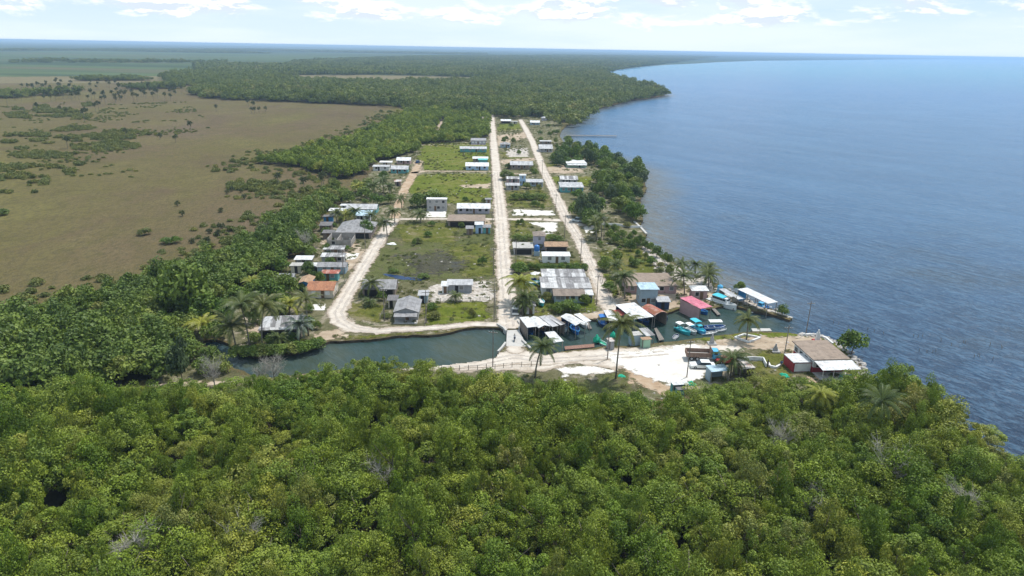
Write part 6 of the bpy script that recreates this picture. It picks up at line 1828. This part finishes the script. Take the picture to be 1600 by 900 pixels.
p_('short yellow-green palm rising from the mangroves left of the bar', 1282, 660, 1283, 616, .8, M_PALMY, nuts=False)

# fan palms of the marsh
def fan_crown(seed, R):
    r = np.random.default_rng(seed)
    Q, T = [], []
    for i in range(26):
        d = r.normal(size=3); d[2] = d[2] * .9 + .25; d /= np.linalg.norm(d)
        c = d * R * r.uniform(.55, .75)
        ref = np.cross(d, r.normal(size=3)); ref /= np.linalg.norm(ref); s2 = np.cross(d, ref)
        tint = r.uniform(.2, .8)
        for j in range(6):
            a = j / 6 * np.pi * 1.5 - .75 * np.pi
            u = (d * np.cos(a) + ref * np.sin(a)) * .5 * R
            v = s2 * .08 * R + d * .02
            Q += [c - v, c + v, c + u + v * .6 - np.array([0, 0, .1 * R]), c + u - v * .6 - np.array([0, 0, .1 * R])]; T.append(tint)
    return quads_mesh('crown', np.array(Q), T)
FC = [fan_crown(400 + i, 1.5) for i in range(4)]
FT = MB().tube([(0, 0, -.2), (.1, .05, .5), (.05, 0, 1.0)], [.17, .14, .13], 6).mesh('trunk', True)
def fanpalm(bx, by, h, s, label, grp):
    b = ground(bx, by)
    root = empty('fan_palm', (b.x, b.y, .0), HR.uniform(0, 6.28), label, 'palm tree', grp)
    t = link('trunk', FT, M_PBARK, root); t.scale = (1, 1, h)
    c = link('crown', FC[HR.randrange(4)], M_SABAL, root); c.location = (.05, 0, h); c.scale = (s,) * 3
GA, GB = 'fan palms scattered over the far marsh', 'fan palms near the village on the marsh'
for x, y, h in [(435, 291, 5.0), (476, 299, 5.5), (506, 295, 6.5), (503, 291, 5)]:
    fanpalm(x, y, h, 1.2, 'tall fan palm with bare trunk on the brown marsh beside the western woodland', GB)
for x, y, h in [(344, 362, 2.2), (341, 369, 1.5), (326, 387, 3.0), (285, 338, 1.6), (382, 311, 1.5), (278, 322, 1.2), (345, 332, 1), (362, 299, 1.2), (376, 301, 1.2), (355, 303, 1.2), (400, 297, 1.4), (348, 360, 1.6), (327, 365, 1.0), (300, 380, .8)]:
    fanpalm(x, y, h, .75, 'low fan palm clump on the brown marsh grass near the western woodland', GB)
for x, y, h in [(12, 166, 9), (54, 158, 7), (144, 156, 10), (132, 189, 8), (155, 174, 8), (150, 175, 7), (165, 163, 8), (187, 157, 8), (191, 155, 9), (209, 160, 9), (215, 160, 8), (228, 155, 7), (240, 157, 8), (247, 154, 9), (258, 158, 8), (267, 157, 6), (80, 158, 6), (58, 174, 6), (338, 174, 5), (393, 178, 5), (388, 168, 7), (396, 170, 6), (298, 205, 6), (275, 223, 4), (250, 218, 3), (106, 232, 6), (105, 180, 5), (94, 176, 5), (135, 182, 6), (197, 215, 5), (181, 160, 8), (176, 156, 9), (225, 152, 7), (405, 176, 4), (415, 175, 4), (398, 178, 5)]:
    fanpalm(x, y, h, 1.5 if h > 5 else 1.2, 'distant fan palm standing on the open tan marsh', GA)
rs = random.Random(44)
zone = gpoly([(0, 148), (60, 132), (180, 128), (280, 136), (290, 150), (180, 160), (100, 158), (20, 160)])
k = 0
while k < 90:
    x, y = rs.uniform(0, 290), rs.uniform(128, 160)
    g = ground(x, y)
    if poly_sdf([g[:2]], zone)[0] > 0:
        fanpalm(x, y, rs.uniform(4, 9), rs.uniform(1.2, 1.7), 'distant fan palm standing on the open tan marsh', GA); k += 1

# broad trees: px/py at the foot, crown height and radius in metres
TF = [(crown_mesh('crown', 500 + i, 1.0, 1.15, .28, 14, 110, .17, .9, .42), trunk_mesh('trunk', 520 + i, .62, .045, .5, 5)) for i in range(6)]
CASF = [(crown_mesh('crown', 540 + i, .8, 1.5, .1, 22, 70, .16, 1.3, .28), trunk_mesh('trunk', 550 + i, 1.1, .035, .35, 7)) for i in range(2)]
def tree(label, px, py, h, R, group=None, mat=None, forms=TF, name='broadleaf_tree', cat='tree', z=.05, k=None):
    g = ground(px, py)
    root = empty(name, (g.x, g.y, z), HR.uniform(0, 6.28), label, cat, group)
    root.scale = (R, R, h / 1.35)
    c, t = forms[HR.randrange(len(forms)) if k is None else k]
    co = link('crown', c, M_TREE, root)
    if mat is not None:
        co.material_slots[0].link = 'OBJECT'; co.material_slots[0].material = mat
    link('trunk', t, M_BARK, root)
    return root
tree('bright green sea almond tree alone at the water edge of the point', 1330, 553, 4.8, 3.4, mat=M_LIME)
tree('broad dark sea grape tree behind the two-storey block house', 672, 322, 5.5, 6.0)
tree('round tree left of the sea grape behind the two-storey block house', 652, 324, 5, 4.0)
tree('round tree right of the sea grape by the green meadow', 690, 320, 4, 3.6)
tree('rounded bright tree beside the grey-roofed cabin', 420, 468, 5.5, 4.4, mat=M_LIME)
tree('pale leafy tree between the bright tree and the blue house', 447, 462, 5, 3.6)
tree('huge dark tree with spreading crown at the woodland front', 296, 492, 11.5, 6.5)
tree('rounded tree at the clearing edge left of the canal grove', 320, 500, 5.5, 4.2, mat=M_LIME)
tree('dark conical casuarina at the canal track', 286, 600, 8.5, 3.2, mat=M_CASU, forms=CASF, name='casuarina_tree')
tree('broad olive casuarina beside the second street at the jeep', 912, 346, 9, 5.0, mat=M_CASU, forms=CASF, name='casuarina_tree')
tree('olive casuarina behind the jeep tree', 925, 338, 8, 4.5, mat=M_CASU, forms=CASF, name='casuarina_tree')
tree('dense rounded tree behind the jeep at the crossroads', 922, 355, 5.5, 3.5)
tree('bright round bush in front of the broad teal-fronted house', 903, 311, 3.6, 3.2, mat=M_LIME)
tree('bright leafy shrub in front of the big zinc halls', 880, 488, 2.6, 3.0, mat=M_LIME, name='leafy_shrub', cat='shrub')
tree('second leafy shrub in front of the brown-roofed house', 892, 485, 2.4, 2.4, mat=M_LIME, name='leafy_shrub', cat='shrub')
tree('round shrub under the yellow palm beside main street', 812, 427, 2.8, 2.8, mat=M_LIME, name='leafy_shrub', cat='shrub')
tree('bushy shrub at the base of the green palm on main street', 826, 479, 3.0, 2.8, name='leafy_shrub', cat='shrub')
tree('small round tree left of the long grey house between the streets', 823, 295, 2.8, 2.2)
tree('tree at the street corner beside the pale patched house', 788, 280, 4.2, 2.8)
tree('clipped green tree beside the big hipped roof of the west row', 572, 368, 4.5, 3.2, mat=M_LIME)
tree('tree at the forest corner beside the grey house near the pier', 888, 224, 4.5, 4)
tree('round tree at the water by the pier foot', 889, 232, 5.5, 4.4)
tree('slender tree on the shore strip at the mangrove saplings', 1038, 413, 3.4, 1.7)
tree('little tree furthest along the shore strip beside the mooring shed', 1156, 457, 2.6, 1.7)
tree('lone mangrove bush at the tip of the breakwater spit', 1222, 492, 2.4, 1.6)
tree('dark tree in the yard east of the second street', 962, 412, 3.8, 2.4)
tree('leafy tree at the lower yard east of the second street', 944, 422, 3.6, 2.6)
tree('bright shrub on the verge of the second street by the palm', 951, 455, 2.2, 2.2, mat=M_LIME, name='leafy_shrub', cat='shrub')
hedge = [(805 + i * 12, 421 + (i % 2), 1.7, 1.6) for i in range(10)]
for i, (x, y, h, r) in enumerate(hedge):
    tree('pale green banana-like shrub in the hedge behind the big zinc halls', x, y, h, r, 'hedge behind the zinc halls', M_LIME, name='hedge_shrub', cat='shrub')
for i, x in enumerate((803, 812, 821, 830, 839, 848)):
    tree('green bush in the thick row on the lot above the white sand', x, 312 + i % 2, 2.3, 2.4, 'bush row above the white sand lot', name='leafy_shrub', cat='shrub')
for x, y in ((806, 375), (816, 377), (827, 375), (862, 376), (872, 378)):
    tree('green bush in the weedy strip behind the tower house', x, y, 1.8, 2.2, 'bushes behind the tower house', name='leafy_shrub', cat='shrub')
for x, y in ((372, 558), (384, 557), (396, 557), (408, 556), (420, 555), (432, 555), (444, 554), (456, 552), (467, 550), (478, 549), (488, 546), (497, 543)):
    tree('dense green mangrove bush overhanging the north bank of the canal', x, y, 2.0, 2.1, 'mangrove bushes on the canal bank', M_LIME if x % 3 else M_TREE, name='mangrove_bush', cat='shrub')
for x, y in ((1000, 383), (1008, 389), (1016, 393), (1026, 402), (992, 386), (984, 378), (972, 372), (960, 366), (975, 384), (962, 380), (1046, 414), (953, 374), (985, 392)):
    tree('young tree in the loose row along the shore strip', x, y, HR.uniform(2.2, 3.4), HR.uniform(1.3, 2.1), 'young trees along the shore strip')
CO = [[(866, 252), (905, 234), (944, 246), (966, 256), (960, 266), (900, 256), (864, 262)], [(960, 260), (1000, 268), (1006, 298), (1000, 330), (1003, 346), (972, 346), (955, 322), (925, 300), (935, 285), (940, 268)], [(896, 345), (912, 322), (940, 322), (950, 345), (925, 352)]]
q = scatter_poly([gpoly(c) for c in CO], 6.2, 61)
q = q[poly_sdf(q, LANDL) > .6]
for x, y in q:
    px, py = project((x, y, 0))
    h = HR.uniform(3.5, 7.5) * (1.0 if py < 300 else .95)
    tree('bushy green tree in the coastal thicket between the second street and the bay', px, py, h, HR.uniform(3.0, 4.6), 'trees of the coastal thicket', [M_TREE, M_TREE, M_LIME, M_CASU][HR.randrange(4)])
for i in range(34):
    x, y = HR.uniform(782, 880), HR.uniform(190, 300)
    g = ground(x, y)
    if any(line_sdf(np.array([g[:2]]), pl, [w + 1.5] * len(pl))[0] > 0 for pl, w in ROADS): continue
    tree('small garden tree between the houses near the far end of the streets', x, y, HR.uniform(2.2, 4), HR.uniform(1.6, 2.6), 'garden trees of the far lots')
for i in range(26):
    x, y = HR.uniform(480, 600), HR.uniform(318, 470)
    g = ground(x, y)
    px0 = 590 - (y - 318) * .55
    if x > px0 - 14: continue
    tree('small garden tree between the crowded houses of the west row', x, y, HR.uniform(2.2, 4.2), HR.uniform(1.4, 2.4), 'garden trees of the west row')
DF = [dead_mesh('dead_form', 600 + i, 6.0, .12, 44) for i in range(3)]
def dead(label, px, py, s=1.0, sink=0.0):
    g = ground(px, py)
    o = link('dead_tree', DF[HR.randrange(3)], M_DEAD)
    o.location = (g.x, g.y, -sink); o.scale = (s, s, s * .95); o.rotation_euler = (0, 0, HR.uniform(0, 6.28))
    tag(o, label, 'dead tree')
dead('bare grey tree in the woodland beside the striped-roofed houses', 478, 396, 1.15)
dead('pale leafless tree at the marsh edge of the riverside woodland', 416, 376, 1.1)
dead('grey bare tree above the western row at the marsh edge', 460, 345, 1.0)
dead('leafless tree leaning over the canal track left of the canal', 336, 606, 1.05)
dead('spindly bare tree beside the canal below the silvery palm', 430, 600, 1.1)
dead('thin bare tree close to the spindly one by the canal', 412, 604, .8)
dead('largest pale dead tree in the right of the mangrove wood', 1380, 790, 1.5)
dead('bare dead tree low in the left of the mangrove wood', 222, 905, 1.35)
dead('grey dead tree in the middle left of the mangrove wood', 603, 790, 1.3)
dead('small dead tree near the bottom of the mangrove wood', 388, 890, 1.15)
dead('dead grey tree at the right edge of the mangrove wood', 1492, 830, 1.2)
dead('dead tree left of the largest one in the mangrove wood', 1252, 835, 1.15)
dead('leafless tree high in the middle of the mangrove wood', 1215, 720, 1.1)

for x, y, h, r in ((262, 575, 5, 3.6), (300, 560, 3.5, 3), (330, 565, 3, 2.6), (285, 545, 4, 3), (350, 500, 4.5, 3.4), (372, 478, 4.5, 3.6), (398, 470, 4, 3), (440, 480, 3.5, 2.6), (300, 520, 4, 3), (420, 450, 4.5, 3.6), (440, 425, 4, 3.2), (465, 400, 4.5, 3.4), (488, 385, 4, 3), (500, 340, 4, 3),
                   (520, 315, 4.5, 3.4), (545, 318, 4.5, 3.4), (570, 312, 4.5, 3.6), (590, 320, 4, 3.4), (610, 318, 3.6, 3.0), (575, 298, 4.5, 3.4), (560, 300, 4.5, 3.6), (600, 280, 3.5, 2.6), (336, 532, 4, 3), (250, 590, 5, 3.6), (320, 585, 3, 2.4), (345, 580, 3, 2.4)):
    tree('leafy green tree filling the edge between the woodland and the western yards', x, y, h, r, 'trees along the western yards', [M_TREE, M_TREE, M_LIME][HR.randrange(3)])

# yard shrubs round the houses and pale litter on the lots
for (xa, xb, ya, yb, n, lab, grp) in ((560, 770, 300, 500, 26, 'green yard shrub on the lots between the west street and main street', 'yard shrubs west of main street'),
                                     (795, 930, 300, 486, 26, 'green yard shrub on the lots between main street and the second street', 'yard shrubs between the streets'),
                                     (900, 1050, 350, 470, 34, 'green shrub on the sandy lots between the second street and the shore', 'shrubs on the shore lots'),
                                     (470, 570, 330, 520, 26, 'green shrub along the yards of the west street', 'shrubs of the west row')):
    k = 0
    while k < n:
        x, y = HR.uniform(xa, xb), HR.uniform(ya, yb)
        g = ground(x, y)
        P1 = np.array([g[:2]])
        if poly_sdf(P1, LANDL)[0] < 1.5 or any(line_sdf(P1, pl, [w + .8] * len(pl))[0] > 0 for pl, w in ROADS): k += .2; continue
        k += 1
        tree(lab, x, y, HR.uniform(1.0, 2.4), HR.uniform(.9, 2.0), grp, [M_TREE, M_LIME, M_THICK][HR.randrange(3)], name='yard_shrub', cat='shrub')
for x, y, r, m in ((226, 367, 2.6, M_THICK), (262, 381, 2.4, M_LIME), (275, 380, 2.2, M_LIME), (5, 336, 2.8, M_TREE)):
    tree('bright bushy clump alone on the open brown marsh', x, y, 2.0, r, 'lone bushes on the marsh', m, name='marsh_bush', cat='shrub')
q = scatter_poly([wv], 4.2, 71)
rl = np.random.default_rng(12)
q = q[(rl.random(len(q)) < np.clip(.25 + .9 * value_noise(q, .06, 13), 0, .7)) & (poly_sdf(q, LANDL) > .8)]
for pl, w in ROADS:
    q = q[line_sdf(q, pl, [w] * len(pl)) < 0]
s = rl.uniform(.2, .75, len(q))
instancer('pale_stones', q, np.stack([s, s * rl.uniform(.6, 1.6, len(q)), s * .5], -1), rl.uniform(0, 6.28, len(q)), RK, M_ROCK, ('pale stones and scraps strewn over the village lots', 'stones'), 0.08)

for x, y, h, r in ((398, 536, 2.4, 2.0), (425, 537, 2.0, 1.8), (455, 536, 2.2, 2.0), (482, 512, 2.4, 2.0), (400, 505, 3.4, 2.6), (440, 492, 3.0, 2.4)):
    tree('leafy garden bush close round the low pale-roofed house at the canal bend', x, y, h, r, 'bushes round the canal bend house', M_LIME if x % 2 else M_TREE, name='garden_bush', cat='shrub')
# ------------------------------------------------------------------ haze
hz = MB().box(-61000, 61000, -5600, 61000, -3.0, 64.0)
hm = bpy.data.materials.new('haze')
hm.use_nodes = True
hm.node_tree.nodes.clear()
ht = NT(hm.node_tree)
pv = ht.n('ShaderNodeVolumePrincipled', {'Color': (0.52, 0.72, 1.0, 1), 'Density': 1.05e-4, 'Anisotropy': 0.0})
ho = ht.n('ShaderNodeOutputMaterial', {'Volume': pv.outputs[0]})
tag(hz.build('haze', hm), kind='stuff')
